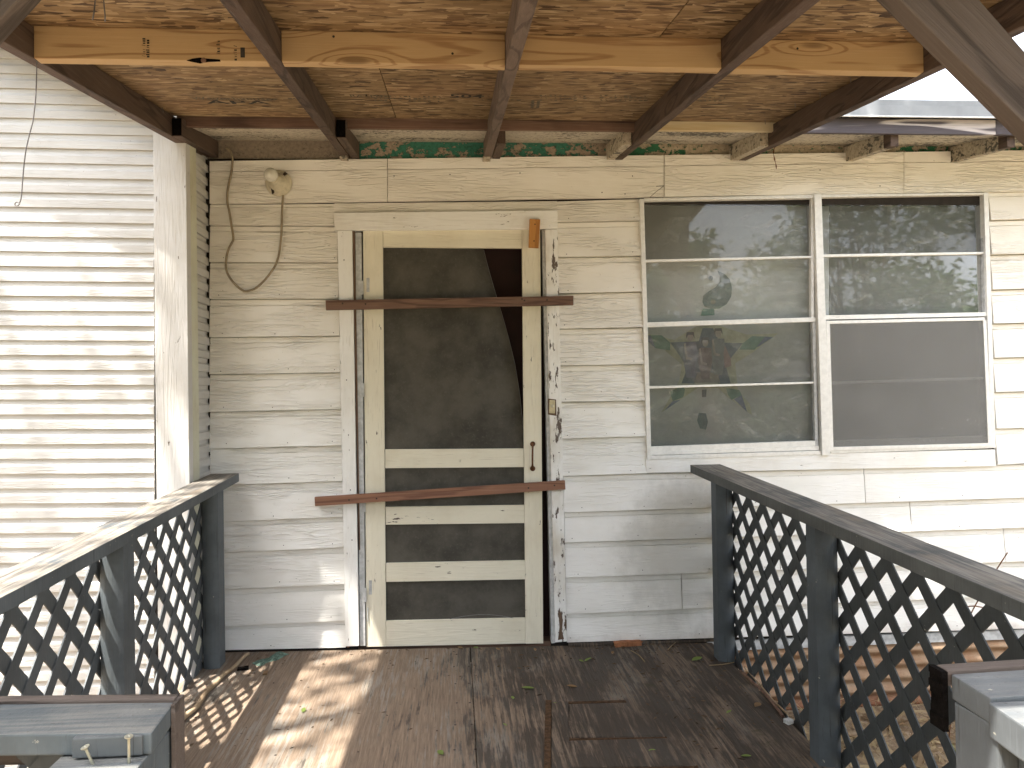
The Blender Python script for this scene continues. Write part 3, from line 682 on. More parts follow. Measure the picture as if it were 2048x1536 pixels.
rnd = random.Random(5); pts = []
for a, b in Lc[2:]:
    for x in (445+rnd.uniform(-8,8), 560+rnd.uniform(-20,20), 668+rnd.uniform(-6,3)): pts.append((x, lerp(a, b, (x-407)/270)-rnd.uniform(5,9)))
for a, b in Mc[1:]:
    for x in (1132+rnd.uniform(-4,6), 1265+rnd.uniform(-12,4)): pts.append((x, lerp(a, b, (x-1120)/165)-rnd.uniform(5,9)))
for i in range(1, 6):
    for x in (1160, 1290, 1400, 1530, 1660, 1790, 1920): pts.append((x+rnd.uniform(-20,20), ln(*Bc[i], x)-rnd.uniform(5,9)))
nails(pts, -.0268, house, .0022)

# ------------------------------------------------------------------ left wing of the house
wing = empty('house_wing', (-2.5, -.33, -.36), 'white wing of the house clad in narrow drop siding, left of the porch', 'house wing')
YW = -.33
xe = at(309, 700, YW).x
def wline(k, x): return lerp(118+29.65*k, 126.6+29.27*k, x/308.)
for k in range(-15, 48):
    ya = (wline(k, -250), wline(k, 309)); yb = (wline(k+1, -250), wline(k+1, 309))
    dp = .0098 if k % 2 else .0082
    if k % 5 == 0: dp += .0006
    prof = [(0, -.001), (.20, -.0011), (.30, -.0018), (.38, -.0042), (.44, -dp*.88), (.49, -dp), (.96, -dp-.001), (.985, -dp-.0004), (.985, .006), (0, .006)]
    vs = []
    for X, i in ((-250, 0), (309, 1)):
        A, B = at(X, ya[i], YW), at(X, yb[i], YW)
        for f, y in prof: vs.append((A.x, YW+y, lerp(A.z, B.z, f)))
    n = len(prof); fs = [(i, (i+1)%n, n+(i+1)%n, n+i) for i in range(n)] + [tuple(range(n))[::-1], tuple(range(n, 2*n))]
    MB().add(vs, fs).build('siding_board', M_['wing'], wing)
    if k > 2:
        zA, zB = at(309, ya[1], YW).z, at(309, yb[1], YW).z; vs = []
        for y in (-.228, -.004):
            for f, d in prof: vs.append((-1.166 - d*1.3, y, lerp(zA, zB, f)))
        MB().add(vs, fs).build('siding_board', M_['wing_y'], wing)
pz0 = -.34; xa = at(310, 700, -.362).x; xb = at(376, 700, -.362).x
MB().box(xa, xb, -.362, YW+.02, pz0, 2.9).build('corner_post', M_['wing_post'], wing, bev=.003)
MB().box(xb-.03, xb+.0, YW+.021, -.230, pz0, 2.9).build('corner_post', M_['post_side'], wing, bev=.002, label='side board of the corner post')
MB().box(-5.5, -1.235, YW+.008, YW+.03, -.36, 4.6).box(-1.205, -1.175, YW+.03, 0, -.36, 2.6).box(-5.5, -5.4, YW+.03, 3, -.36, 2.6).build('wall_sheathing', M_['dark'], wing)
# gable roof edge (above the picture) that shades the top of the wing
zr = lambda x: 2.44 - .5*(x+1.24)
MB().quadbox([(-1.225,-.54,zr(-1.225)),(-5.5,-.54,zr(-5.5)),(-5.5,3,zr(-5.5)),(-1.225,3,zr(-1.225))], (0,0,.04)).build('gable_roof', M_['oldwood_x'], wing)

# ------------------------------------------------------------------ porch deck
deck = empty('porch_deck', (0, -1.4, -.36), 'worn plywood porch deck below the screen door', 'porch deck')
FC, FA = -.0195, .0185
FZ = lambda y, x=0: FA + .012*y + FC*x
X0, X1, XM = -1.17, 1.235, onz(942, 1330, 0).x
def slab(x0, x1, y0, y1, name, mt, par, dz=0, th=.02, bev=.001, xs=0, **kw):
    q = [(x0, y0, FZ(y0,x0)+dz), (x1, y0, FZ(y0,x1)+dz), (x1+xs, y1, FZ(y1,x1)+dz), (x0+xs, y1, FZ(y1,x0)+dz)]
    return MB().quadbox(q, (0,0,-th)).build(name, mt, par, bev=bev, **kw)
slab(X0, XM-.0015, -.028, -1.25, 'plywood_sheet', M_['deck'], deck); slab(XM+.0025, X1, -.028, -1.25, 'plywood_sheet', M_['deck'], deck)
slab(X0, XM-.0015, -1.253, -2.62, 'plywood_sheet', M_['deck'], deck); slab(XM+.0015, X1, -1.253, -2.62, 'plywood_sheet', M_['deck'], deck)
s = MB()
for x in (-.62, -.02, .045, .58, 1.17):
    for k in range(8):
        y = -.08-k*.195; xx = x+random.uniform(-.008,.008); s.lathe((xx, y, FZ(y, xx)+.0004), (0,0,1), [(0,.0048),(.0008,.0042),(.0009,0)], 8)
s.build('nail_heads', M_['nail'], deck)
s = MB()
for x in (-1.15, -.6, 0, .6, 1.2): s.box(x-.019, x+.019, -2.6, -.03, -.20, -.055)
s.build('joist', M_['oldwood_x'], deck)
MB().box(-1.17, 1.235, -2.66, -2.622, -.21, -.035).build('rim_board', M_['oldwood_x'], deck)
q = [onz(a_, b_, FA+.012, .012, FC) for a_, b_ in ((1136,1289),(1450,1278),(1452,1270),(1136,1279))]
MB().quadbox(q, (0,0,-.012)).build('base_strip', M_['deck'], deck, bev=.002)
# patched-in old panel, lower right
M_['moss'] = mat_plain('rusty_groove_dirt', (.085, .045, .02), .95, 0, .6, 50, .004)
def fquad(px, dz): return [Vector((p.x, p.y, p.z)) for p in (onz(x, y, FA+dz, .012, FC) for x, y in px)]
patch = empty('floor_panel', (.45, -1.2, 0), 'old flat panel with mossy grooves let into the right of the deck', 'panel')
for px in ([(1104,1402),(1136,1402),(1141,1560),(1103,1560)], [(1138,1408),(1246,1405),(1330,1472),(1138,1474)], [(1139,1481),(1335,1476),(1392,1530),(1140,1534)], [(1140,1541),(1395,1536),(1400,1600),(1141,1600)]):
    MB().quadbox(fquad(px, .0075), (0,0,-.006)).build('panel_board', M_['deck'], patch, bev=.002)
for px in ([(1091,1400),(1103,1400),(1101,1560),(1087,1560)], [(1136,1403),(1250,1400),(1253,1404),(1137,1407)], [(1138,1474.5),(1332,1472.5),(1335,1476),(1138,1480.5)], [(1140,1534.5),(1395,1530.5),(1397,1535),(1140,1540)]):
    MB().quadbox(fquad(px, .0035), (0,0,-.002)).build('mossy_groove', M_['moss'], patch)

# ------------------------------------------------------------------ railings
RZ, RS = .885, .035
def rail_plane(px, py, dz=0): return onz(px, py, RZ+dz, RS)
def ext(p, q, y): t = (y-p.y)/(q.y-p.y); return p+(q-p)*t
def clip(poly, a, b, c):                 # keep a*u+b*v<=c
    out = []
    for i in range(len(poly)):
        p, q = poly[i], poly[(i+1)%len(poly)]; fp = a*p[0]+b*p[1]-c; fq = a*q[0]+b*q[1]-c
        if fp <= 0: out.append(p)
        if fp*fq < 0: t = fp/(fp-fq); out.append((p[0]+(q[0]-p[0])*t, p[1]+(q[1]-p[1])*t))
    return out
def lattice(org, ud, vd, nd_, W, H, mt, par, w_=.041, pitch=.1075, phase=0.0):
    org, ud, vd, nd_ = Vector(org), Vector(ud), Vector(vd), Vector(nd_); c = math.sqrt(.5)
    for fam in (0, 1):
        a, b = (c, c) if fam == 0 else (c, -c)
        lo = min(a*u+b*v for u in (0, W) for v in (0, H)); hi = max(a*u+b*v for u in (0, W) for v in (0, H))
        k = math.floor(lo/pitch)
        while k*pitch < hi+pitch:
            s0 = k*pitch+phase+random.uniform(-.0015, .0015); k += 1
            po = clip([(0,0),(W,0),(W,H),(0,H)], a, b, s0+w_/2)
            if len(po) > 2: po = clip(po, -a, -b, -(s0-w_/2))
            if len(po) < 3: continue
            ar = abs(sum(po[i][0]*po[(i+1)%len(po)][1]-po[(i+1)%len(po)][0]*po[i][1] for i in range(len(po))))/2
            if ar < .0006: continue
            off = nd_*(.0046 if fam == 0 else 0)
            MB().poly([org+ud*u+vd*v+off for u, v in po], nd_*.0044).build('lattice_slat', mt, par)
def timber(x, y, z0, z1, mt, par, flip=1, w_=.076, d_=.088, **kw):   # landscape timber: two flat sides, two rounded
    pts = []
    for a in range(-4, 5): an = a/4*R(58); pts.append((x+flip*(w_/2-.016+.016*math.cos(an)/1), y+d_/2*math.sin(an)/math.sin(R(58))))
    for a in range(-4, 5): an = a/4*R(58); pts.append((x-flip*(w_/2-.016+.016*math.cos(an)/1), y-d_/2*math.sin(an)/math.sin(R(58))))
    prof = []
    for i in range(9): an = (i-4)/4*R(70); prof.append((x-(w_/2)+ (w_/8)*i if 0 else 0, 0))
    ps = []
    for i in range(11):                      # rounded near face
        t = -1+2*i/10; ps.append((x+t*w_/2, y-d_/2-.012*(1-t*t)+.010))
    for i in range(11):
        t = 1-2*i/10; ps.append((x+t*w_/2, y+d_/2+.012*(1-t*t)-.010))
    return MB().poly([(a, b, z0) for a, b in ps], (0,0,z1-z0)).build('railing_post', mt, par, smooth=False, **kw)

def cap_board(p_far_in, p_near_in, p_far_out, p_near_out, yN, par, mt, yF=None):
    a, b = rail_plane(*p_far_in), rail_plane(*p_near_in); c, d = rail_plane(*p_far_out), rail_plane(*p_near_out)
    yf = yF if yF is not None else a.y
    q = [ext(a, b, yf), ext(c, d, yf), ext(c, d, yN), ext(a, b, yN)]
    MB().quadbox(q, (0,0,-.038)).build('rail_cap', mt, par, bev=.003); return q
railL = empty('porch_railing', (-1.07, -1.3, 0), 'grey lattice railing on the left side of the porch, its cap in dappled sun', 'railing', 'lattice railings of the porch')
qL = cap_board((479,946),(0,1196),(424,946),(0,1144), -2.42, railL, M_['railcap'], -.095)
railR = empty('porch_railing', (1.2, -1.3, 0), 'dark grey shaded lattice railing on the right side of the porch, below the window', 'railing', 'lattice railings of the porch')
qR = cap_board((1384,931),(2048,1206),(1440,928),(2048,1158), -2.42, railR, M_['railcap_r'], -.15)
capz = lambda y: RZ + RS*y - .038
def inx(q, y): return lerp(q[0].x, q[3].x, (y-q[0].y)/(q[3].y-q[0].y))
def outx(q, y): return lerp(q[1].x, q[2].x, (y-q[1].y)/(q[2].y-q[1].y))
for y in (-.19, -1.195, -2.2): timber(inx(qL, y)-.092, y, -.01 if y > -2 else -.3, capz(y)-.002, M_['rail'], railL, 1, .070, .104)
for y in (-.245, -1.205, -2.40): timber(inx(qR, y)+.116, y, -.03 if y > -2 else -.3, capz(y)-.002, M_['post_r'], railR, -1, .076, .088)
def side_lattice(q, sgn, par, mt, yF, yN, off, dz0=-.14):
    x0 = inx(q, yF)+sgn*off; x1 = inx(q, yN)+sgn*off
    o = Vector((x1, yN, capz(yN)-.004)); e = Vector((x0, yF, capz(yF)-.004)); W = (e-o).length
    H = capz(yN) - dz0
    lattice(o-Vector((0,0,H)), (e-o)/W, (0,0,1), (sgn,0,0), W, H, mt, par, phase=.03 if sgn > 0 else .0)
side_lattice(qL, -1, railL, M_['lat'], -.19, -2.4, .130)
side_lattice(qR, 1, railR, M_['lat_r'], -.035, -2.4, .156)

# front rail stubs either side of the steps
def stub(name, label, px, mtcap, side, th=.038):
    par = empty(name, (0,0,0), label, 'railing', 'front railing stubs by the steps')
    q = [rail_plane(*p) for p in px]
    c = sum(q, Vector())/4; par.location = (c.x, c.y, -.05)
    MB().quadbox(q, (0,0,-th)).build('rail_cap', mtcap, par, bev=.003)
    return par, q
sl, ql = stub('front_railing', 'short grey front railing left of the steps with two loose screws standing up', [(-420,1412),(349,1404),(303,1466),(-420,1474)], M_['rail_mid'], -1, .029)
# raw board on its far and right edge
a, b = ql[0], ql[1]
MB().quadbox([a+Vector((0,.001,.004)), b+Vector((0,.001,.004)), b+Vector((0,.001,-.09)), a+Vector((0,.001,-.09))], (0,.020,0)).build('edge_board', M_['brace'], sl, bev=.002)
MB().box(b.x+.001, b.x+.007, b.y-.018, b.y+.021, b.z-.30, b.z+.003).build('edge_board', M_['brace'], sl, bev=.001)
xr_ = ql[2].x-.003; zc = ql[2].z-.029; yq = ql[2].y
MB().box(xr_-.098, xr_-.008, yq-.003, yq+.02, zc+.001, zc+.0275).build('filler_block', M_['lat'], sl, bev=.002)
MB().box(xr_-.120, b.x-.002, yq-.038, b.y-.004, -.30, zc-.002).build('railing_post', M_['rail_mid'], sl, bev=.003)
o = Vector((ql[3].x-.0, ql[3].y+.05, -.05)); Wd = (ql[2].x-.09)-ql[3].x
lattice(o, (1,0,0), (0,0,1), (0,1,0), Wd, zc+.05, M_['lat'], sl)
def screw(px0, px1, par, dz):
    p = rail_plane(px0[0], px0[1], dz); t = rail_plane(px1[0], px1[1], dz+.07)
    base = Vector((p.x, p.y, p.z)); 
    d = ray(*px1); tt = (base.y-.004-CAM.y)/d.y; top = CAM+d*tt
    s = MB().tube([base, top], .0019, 8).lathe(top-(top-base).normalized()*.002, top-base, [(0,.0019),(.003,.0055),(.004,.0055),(.0042,.0018),(.0030,.0008),(.0030,0)], 14)
    s.build('screw', M_['screw'], par, smooth=False)
screw((186,1529), (171,1496), sl, -.031); screw((258,1527), (257.5,1475), sl, -.031)

sr, qr = stub('front_railing', 'short pale grey front railing right of the steps with a black rotten board end', [(2700,1296),(1902,1348),(1980,1396),(2700,1345)], M_['rail_light'], 1)
b, a = qr[1], qr[0]
MB().quadbox([b+Vector((-.004,.002,.004)), a+Vector((0,.002,.004)), a+Vector((0,.002,-.02)), b+Vector((-.004,.002,-.02))], (0,.030,0)).build('edge_board', M_['brace'], sr, bev=.003)
s = MB(); e0 = b+Vector((-.0045,.001,.003))
for i in range(9):
    z0 = e0.z-.0102*i; j = random.uniform(-.002,.002)
    s.box(e0.x-.008+j, e0.x+.0, e0.y+.0, e0.y+.034, z0-.0105, z0)
s.build('rotten_end', M_['black'], sr)
n2 = qr[2]
MB().quadbox([n2+Vector((-.004,-.0015,-.005)), n2+Vector((.136,-.0015,-.005)), n2+Vector((.136,-.0015,-.055)), n2+Vector((-.004,-.0015,-.055))], (0,-.45,-.03)).build('stair_rail', M_['rail_light'], sr, bev=.003)
MB().box(b.x+.001, b.x+.085, b.y-.10, b.y-.004, -.30, b.z-.040).build('railing_post', M_['rail_light'], sr, bev=.004)
MB().box(b.x+.028, b.x+.10, b.y-.20, b.y-.102, -.30, b.z-.060).build('railing_post', M_['rail'], sr, bev=.004)
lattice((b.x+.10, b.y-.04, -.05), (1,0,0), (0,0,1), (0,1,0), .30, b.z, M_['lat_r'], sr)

# ------------------------------------------------------------------ porch roof
roof = empty('porch_roof', (0, -1.4, -.05), 'lean-to porch roof of brown rafters under bare strand board', 'porch roof')
YN = -3.0
RH = .089
def rafter(xc, mt, xn=None, y0=-.012, w_=.038, y1=YN):
    xn = xc if xn is None else xn
    q = [(xc-w_/2, y0, RB(y0)), (xc+w_/2, y0, RB(y0)), (xc+w_/2, y0, RB(y0)+RH), (xc-w_/2, y0, RB(y0)+RH)]
    return MB().quadbox(q, (xn-xc, y1-y0, RB(y1)-RB(y0))).build('rafter', mt, roof, bev=.003)
RX = [(-1.163, -1.142), (-.505, -.476), (.170, .178), (.812, .796), (1.431, 1.405)]
for i, (xc, xn) in enumerate(RX): rafter(xc, M_['rafter_mid'] if i == 2 else M_['rafter'], xn)
def rx(i, y): return lerp(RX[i][0], RX[i][1], (y+.012)/(YN+.012))
for i in range(4):
    y = -1.535; a = rx(i, y)+.0195; b_ = rx(i+1, y)-.0195
    dz = random.uniform(-.002, .002)
    MB().quadbox([(a, y-.019, RB(y)+dz), (b_, y-.019, RB(y)+dz*.5), (b_, y-.019, RB(y)+RH-.001), (a, y-.019, RB(y)+RH-.001)], (0,.038,0)).build('blocking', M_['pine'], roof, bev=.0025)
# strand board sheets
ZO = lambda y: RB(y)+RH+.0015
xs_ = rx(1, -1)+.30
def osb(x0, x1, y0, y1, sk=0):
    return MB().quadbox([(x0,y0,ZO(y0)),(x1,y0,ZO(y0)),(x1+sk,y1,ZO(y1)),(x0+sk,y1,ZO(y1))], (0,0,.012)).build('strand_board', M_['osb'], roof)
osb(-1.182, -.235, -.475, -1.517); osb(-.232, 1.455, -.475, -1.517)
osb(-1.150, .60, -1.520, YN); osb(.603, 1.455, -1.520, YN)
MB().quadbox([(-1.197,-.44,ZO(-.44)+.0125),(1.47,-.44,ZO(-.44)+.0125),(1.47,YN-.02,ZO(YN-.02)+.0125),(-1.128,YN-.02,ZO(YN-.02)+.0125)], (0,0,.008)).build('roofing_felt', M_['black'], roof)
# printing on the boards
def marks(mb, x, y, w_, h_, n, plane):     # illegible small print: rows of tiny strokes
    for i in range(n):
        if random.random() < .18: continue
        a = x + w_*i/n; ww = w_/n*random.uniform(.35, .8); hh = h_*random.uniform(.6, 1)
        b = [(a, y), (a+ww, y), (a+ww, y+hh), (a, y+hh)] if random.random() < .6 else [(a, y), (a+ww*.4, y), (a+ww, y+hh), (a+ww*.6, y+hh)]
        mb.add([plane(*p) for p in b], [(0,1,2,3)])
osp = lambda u, v: (u, v, ZO(v)-.0012)
def text(body, x, y, size, plane, par, mt, rot=0, sx=1.0, flip=1):
    cu = bpy.data.curves.new('txt', 'FONT'); cu.body = body; cu.size = size; cu.resolution_u = 2; cu.offset = size*.012
    to = bpy.data.objects.new('txt', cu); scn.collection.objects.link(to)
    me = bpy.data.meshes.new_from_object(to); bpy.data.objects.remove(to)
    ca, sa = math.cos(rot), math.sin(rot)
    for v in me.vertices:
        a, b_ = v.co.x*sx, v.co.y; v.co = plane(x+a*ca-b_*sa, y-a*sa-b_*ca)
    me.materials.clear(); me.materials.append(mt); return link('stamp', me, par)
def osz(px, py): p = onz(px, py, RB(0)+RH, .13); return p.x, p.y
x_, y_ = osz(385, 199); text('Weyerhaeuser', x_, y_, .062, osp, roof, M_['inkb'], 0, .86)
x_, y_ = osz(415, 207.5); text('APA', x_, y_, .075, osp, roof, M_['ink'], 0, 1.75)
x_, y_ = osz(898, 195.5); text('504', x_, y_, .075, osp, roof, M_['ink'], 0, 1.15)
x_, y_ = osz(700, 194.0); text('RATED', x_, y_, .05, osp, roof, M_['inkb'], 0, .8)
s = MB()
for px0, px1, ys in ((575, 645, (196, 203)), (748, 885, (191, 195.5, 200)), (962, 985, (191, 199)), (1022, 1045, (190, 199)), (1080, 1178, (190, 194.5, 199)), (1200, 1300, (190, 194, 199)), (1388, 1460, (194, 200))):
    for yy in ys:
        xa_, ya_ = osz(px0, yy); xb_, _ = osz(px1, yy); marks(s, xa_, ya_, xb_-xa_, .022, int((xb_-xa_)/.018), osp)
xa_, ya_ = osz(1063, 201); s.add([osp(xa_, ya_), osp(xa_+.012, ya_), osp(xa_+.02, ya_+.12), osp(xa_+.008, ya_+.12)], [(0,1,2,3)]); s.add([osp(xa_+.022, ya_), osp(xa_+.034, ya_), osp(xa_+.042, ya_+.12), osp(xa_+.03, ya_+.12)], [(0,1,2,3)]); s.add([osp(xa_, ya_+.06), osp(xa_+.045, ya_+.06), osp(xa_+.045, ya_+.068), osp(xa_, ya_+.068)], [(0,1,2,3)])
s.build('stamp', M_['inkb'], roof)
yb = -1.535-.0200; bp = lambda u, v: (u, yb, v)
def bz(px, py): p = at(px, py, yb); return p.x, p.z
s = MB()
for px, y0, y1, n in ((291, 75, 113, 9), (299, 74, 115, 9), (440, 80, 108, 8), (474, 86, 121, 9)):
    xa_, za = bz(px, y1); _, zb_ = bz(px, y0)
    marks(s, za, -xa_, zb_-za, .010, n, lambda u, v: (-v, yb, u))
xa_, za = bz(481, 115); s.add([bp(xa_, za), bp(xa_+.012, za), bp(xa_+.012, za+.028), bp(xa_, za+.028)], [(0,1,2,3)])
for px, py in ((1595, 97), (1863, 121), (667, 73), (905, 107)):
    s.lathe((*[bz(px,py)[0]], yb+.0003, bz(px,py)[1]), (0,-1,0), [(0,.0035),(.0004,.0035),(.0005,0)], 8)
s.build('stamp', M_['ink'], roof)
# bark knot on the left block
s = MB(); kp = [(373,121),(385,117),(400,115),(412,117),(440,119),(441,123),(415,124),(400,127),(385,124)]
s.poly([at(x, y, yb) for x, y in kp], (0,.001,0)); s.build('bark_knot', M_['black'], roof)
s = MB(); s.lathe(at(407,120.5,yb-.0004), (0,-1,0), [(0,.0075),(.001,.0065),(.0014,0)], 12); s.build('bark_knot', M_['batten'], roof)
# header beam, posts, braces at the front edge
MB().box(-1.25, 1.50, -2.60, -2.562, 1.895, RB(-2.6)-.001).build('header_beam', M_['rafter'], roof, bev=.003)
for x in (-1.215, 1.40): MB().box(x, x+.089, -2.70, -2.611, -.36, RB(-2.65)-.001).build('roof_post', M_['brace'], roof, bev=.004)
YB = -2.545
def brace(q, ang):                        # the mesh is laid along its own x so that the grain follows the board
    o = MB().quadbox(q, (0,.038,0)).build('brace', M_['brace'], roof, bev=.003)
    Rm = Matrix.Rotation(ang, 4, 'Y'); o.data.transform(Rm.inverted()); o.matrix_basis = Rm
brace([at(1690,-109,YB), at(2150,347,YB), at(2170,240,YB), at(1870,-103,YB)], R(43))
brace([at(110,-82,YB), at(-110,157,YB), at(-110,50,YB), at(10,-82,YB)], R(-46))
# nails poking through beside the right rafter
s = MB()
for px, py in ((1701,155),(1640,185),(1590,206),(325,215),(1530,240)):
    p = onz(px, py, RB(0)+RH, .13); s.tube([p, p+Vector((.002,.002,-.018))], .0013, 5)
s.build('roofing_nails', M_['wire'], roof)

# ------------------------------------------------------------------ things on the wall and door
def batten(px, mt, label, nl):
    o = MB().quadbox([at(x, y, -.062) for x, y in px], (0,.019,0)).build('wooden_batten', mt, None, bev=.0015, label=label, category='wooden batten', group='battens nailed across the door')
    s = MB()
    for x, y in nl: s.lathe(at(x, y, -.0625), (0,-1,0), [(0,.0042),(.0008,.004),(.0012,0)], 10)
    s.build('nail_heads', M_['nail'], o); return o
batten([(651,600.5),(1147,591.5),(1147,610),(651.7,620)], M_['batten'], 'upper brown weathered batten nailed across the screen door', [(685,607),(731,608),(1044,598),(1049,601),(1094,600)])
batten([(629,994.5),(1130,961),(1131,979),(630,1012.5)], M_['batten2'], 'lower reddish batten nailed at a slant across the screen door', [(698,1000),(753,997),(1057,976),(1109,971)])
o = MB().quadbox([at(x, y, -.060) for x, y in ((1059.5,437.5),(1080.5,438.5),(1077.5,495.5),(1057.5,494.5))], (0,.020,0)).build('wooden_block', M_['block'], None, bev=.002, label='small orange-brown wood block screwed over the top right corner of the door', category='wood block')
s = MB()
for x, y in ((1070,448.5),(1068,482)): s.lathe(at(x, y, -.0605), (0,-1,0), [(0,.0035),(.0008,.0035),(.0012,0)], 10)
s.build('screw', M_['nail'], o)
# doorbell
s = MB(); s.quadbox([at(x, y, -.047) for x, y in ((1099,800),(1110.5,800.5),(1110,827),(1098.5,826.5))], (0,.011,0))
bell = s.build('doorbell', M_['ivory'], None, bev=.003, label='small ivory doorbell button on the right door casing', category='doorbell')
s = MB(); s.lathe(at(1104.7,812,-.0475), (0,-1,0), [(0,.0085),(.003,.008),(.005,.006),(.0055,0)], 16); s.build('button', M_['porc'], bell, smooth=True)
MB().quadbox([at(x, y, -.0365) for x, y in ((1096,797),(1112,799),(1113,832),(1096,829))], (0,.001,0)).build('paint_scar', M_['raw'], bell)
# lamp holder with bulb
lp = empty('porch_lamp', at(556,366,-.03), 'bare bulb in a chipped cream porcelain holder high on the wall left of the door', 'lamp')
c = at(558,367,-.029); ax_ = (at(541,349,-.15)-c).normalized()
s = MB(); s.lathe(c, (0,-1,0), [(0,.062),(.010,.062),(.020,.055),(.024,.045)], 28); s.build('lamp_base', M_['porc'], lp, smooth=True)
s = MB(); s.lathe(c+Vector((0,-.012,0)), ax_, [(0,.048),(.018,.042),(.030,.027),(.038,.024),(.062,.023),(.064,.019),(.064,0)], 28); s.build('socket', M_['porc'], lp, smooth=True)
M_['bulb'] = mat_plain('dusty_bulb_glass', (.62, .60, .52), .22, 0, .15, 30); M_['bulb'].node_tree.nodes['Principled BSDF'].inputs['Specular IOR Level'].default_value = .6
s = MB(); s.lathe(c+Vector((0,-.012,0))+ax_*.060, ax_, [(0,.013),(.010,.0135),(.020,.018),(.032,.027),(.045,.031),(.058,.0295),(.068,.023),(.075,.012),(.077,0)], 28); s.build('bulb', M_['bulb'], lp, smooth=True)
s = MB(); s.quadbox([at(x, y, -.055) for x, y in ((540,368),(548,366),(548,386),(544,388))], (0,.004,0)); s.quadbox([at(x, y, -.056) for x, y in ((562,352),(570,343),(575,347),(566,354))], (0,.006,0)); s.build('chipped_notch', M_['nail'], lp)
cab = [(566.5,386),(565,405),(563.7,430),(563,463),(561,485),(558,508),(551,530),(540,547),(527,563),(512,576),(500,581),(490,582.5),(481,578),(471.6,570),(462,559),(455,547),(452,536),(452,524),(454,508),(458.6,495),(464,485),(466.7,477),(465,462),(462,446),(459,425),(455,407),(454.5,395),(455,384.6),(458,366),(462,349),(464,334),(465,319.5),(463,308),(458,300),(452,296)]
def smooth_path(p, k=3):
    out = []
    for i in range(len(p)-1):
        p0, p1, p2, p3 = p[max(0,i-1)], p[i], p[i+1], p[min(len(p)-1,i+2)]
        for j in range(k):
            t = j/k; out.append(tuple(.5*((2*p1[a])+(-p0[a]+p2[a])*t+(2*p0[a]-5*p1[a]+4*p2[a]-p3[a])*t*t+(-p0[a]+3*p1[a]-3*p2[a]+p3[a])*t**3) for a in range(len(p1))))
    out.append(p[-1]); return out
MB().tube([at(x, y, -.036 if y > 325 else -.045) for x, y in smooth_path(cab)], .0052, 8).build('electric_cable', M_['cable'], None, smooth=True, label='grubby beige cable looping down the wall below the bare bulb', category='cable')
wr = [(74,108),(73.5,130),(72.5,170),(70.5,205),(68,225),(66,242),(60,265),(54,290),(50,312),(47,340),(44.5,370),(43,390),(40.5,403),(37,406),(34,404),(30,407),(31,411),(36,411),(40,407)]
MB().tube([at(x, y, -1.53) for x, y in smooth_path(wr)], .0016, 6).build('hanging_wire', M_['wire'], None, smooth=True, label='thin grey wire with a hooked end hanging from the left rafter', category='wire')
for pts, lab in (([(192,-12),(190,5),(188,25),(185,40)], 'short thin wire end under the strand board, left one of a pair'), ([(207,-12),(208,12),(210,30),(210,43)], 'short thin wire end under the strand board, right one of a pair')):
    MB().tube([at(x, y, -1.9) for x, y in pts], .0016, 6).build('wire_end', M_['wire'], None, smooth=True, label=lab, category='wire', group='wire ends under the strand board')
MB().tube([at(x, y, -.30) for x, y in smooth_path([(1557,276),(1555,286),(1549,296),(1547,305),(1549,318),(1552,330),(1553,338)])], [.0022+.0012*math.sin(i*1.7) for i in range(19)], 6).build('dry_twig', M_['rust'], None, smooth=True, label='crooked brown twig hanging below the eaves above the window', category='twig')

# ------------------------------------------------------------------ small things on the deck
def fz(px, py, h=0.0): return onz(px, py, FA+h, .012, FC)
def rock(name, px, py, s3, mt, label, cat, rz=0, group=None, seed=0, h=.0):
    rnd = random.Random(seed); bm = bmesh.new(); bmesh.ops.create_cube(bm, size=1)
    bmesh.ops.subdivide_edges(bm, edges=bm.edges, cuts=3, use_grid_fill=True)
    for v in bm.verts:
        v.co.x *= s3[0]*(1+rnd.uniform(-.07,.07)); v.co.y *= s3[1]*(1+rnd.uniform(-.09,.09)); v.co.z = (v.co.z+.5)*s3[2]*(1+rnd.uniform(-.12,.05))
    me = bpy.data.meshes.new(name); bm.to_mesh(me); bm.free(); me.materials.append(mt)
    o = link(name, me, None, label=label, category=cat)
    if group: o['group'] = group
    p = fz(px, py, h); o.location = p; o.rotation_euler = (0,0,rz); return o
rock('brick_piece', 1346, 1262, (.135,.03,.024), M_['brick'], 'orange broken brick lying on the base strip against the wall', 'brick', .03, 'brick pieces on the deck', 1, .014)
rock('brick_piece', 1256, 1291, (.13,.035,.022), M_['brick'], 'dark red broken brick on the deck in front of the base strip', 'brick', .1, 'brick pieces on the deck', 2)
rock('brick_piece', 708, 1292, (.07,.03,.022), M_['brick'], 'orange brick crumb at the foot of the left door casing', 'brick', .3, 'brick pieces on the deck', 3)
rock('dark_stone', 486, 1339, (.045,.03,.010), M_['black'], 'flat black scrap on the deck beside the stick', 'scrap', .2, None, 4)
rock('brown_scrap', 531, 1347, (.018,.035,.006), M_['bleaf'], 'small brown scrap in the lattice shadow', 'scrap', .1, None, 5)
rock('pale_stone', 1577, 1446, (.028,.025,.014), M_['jamb'], 'pale chip of rubble at the right edge of the deck', 'stone', .4, None, 6)
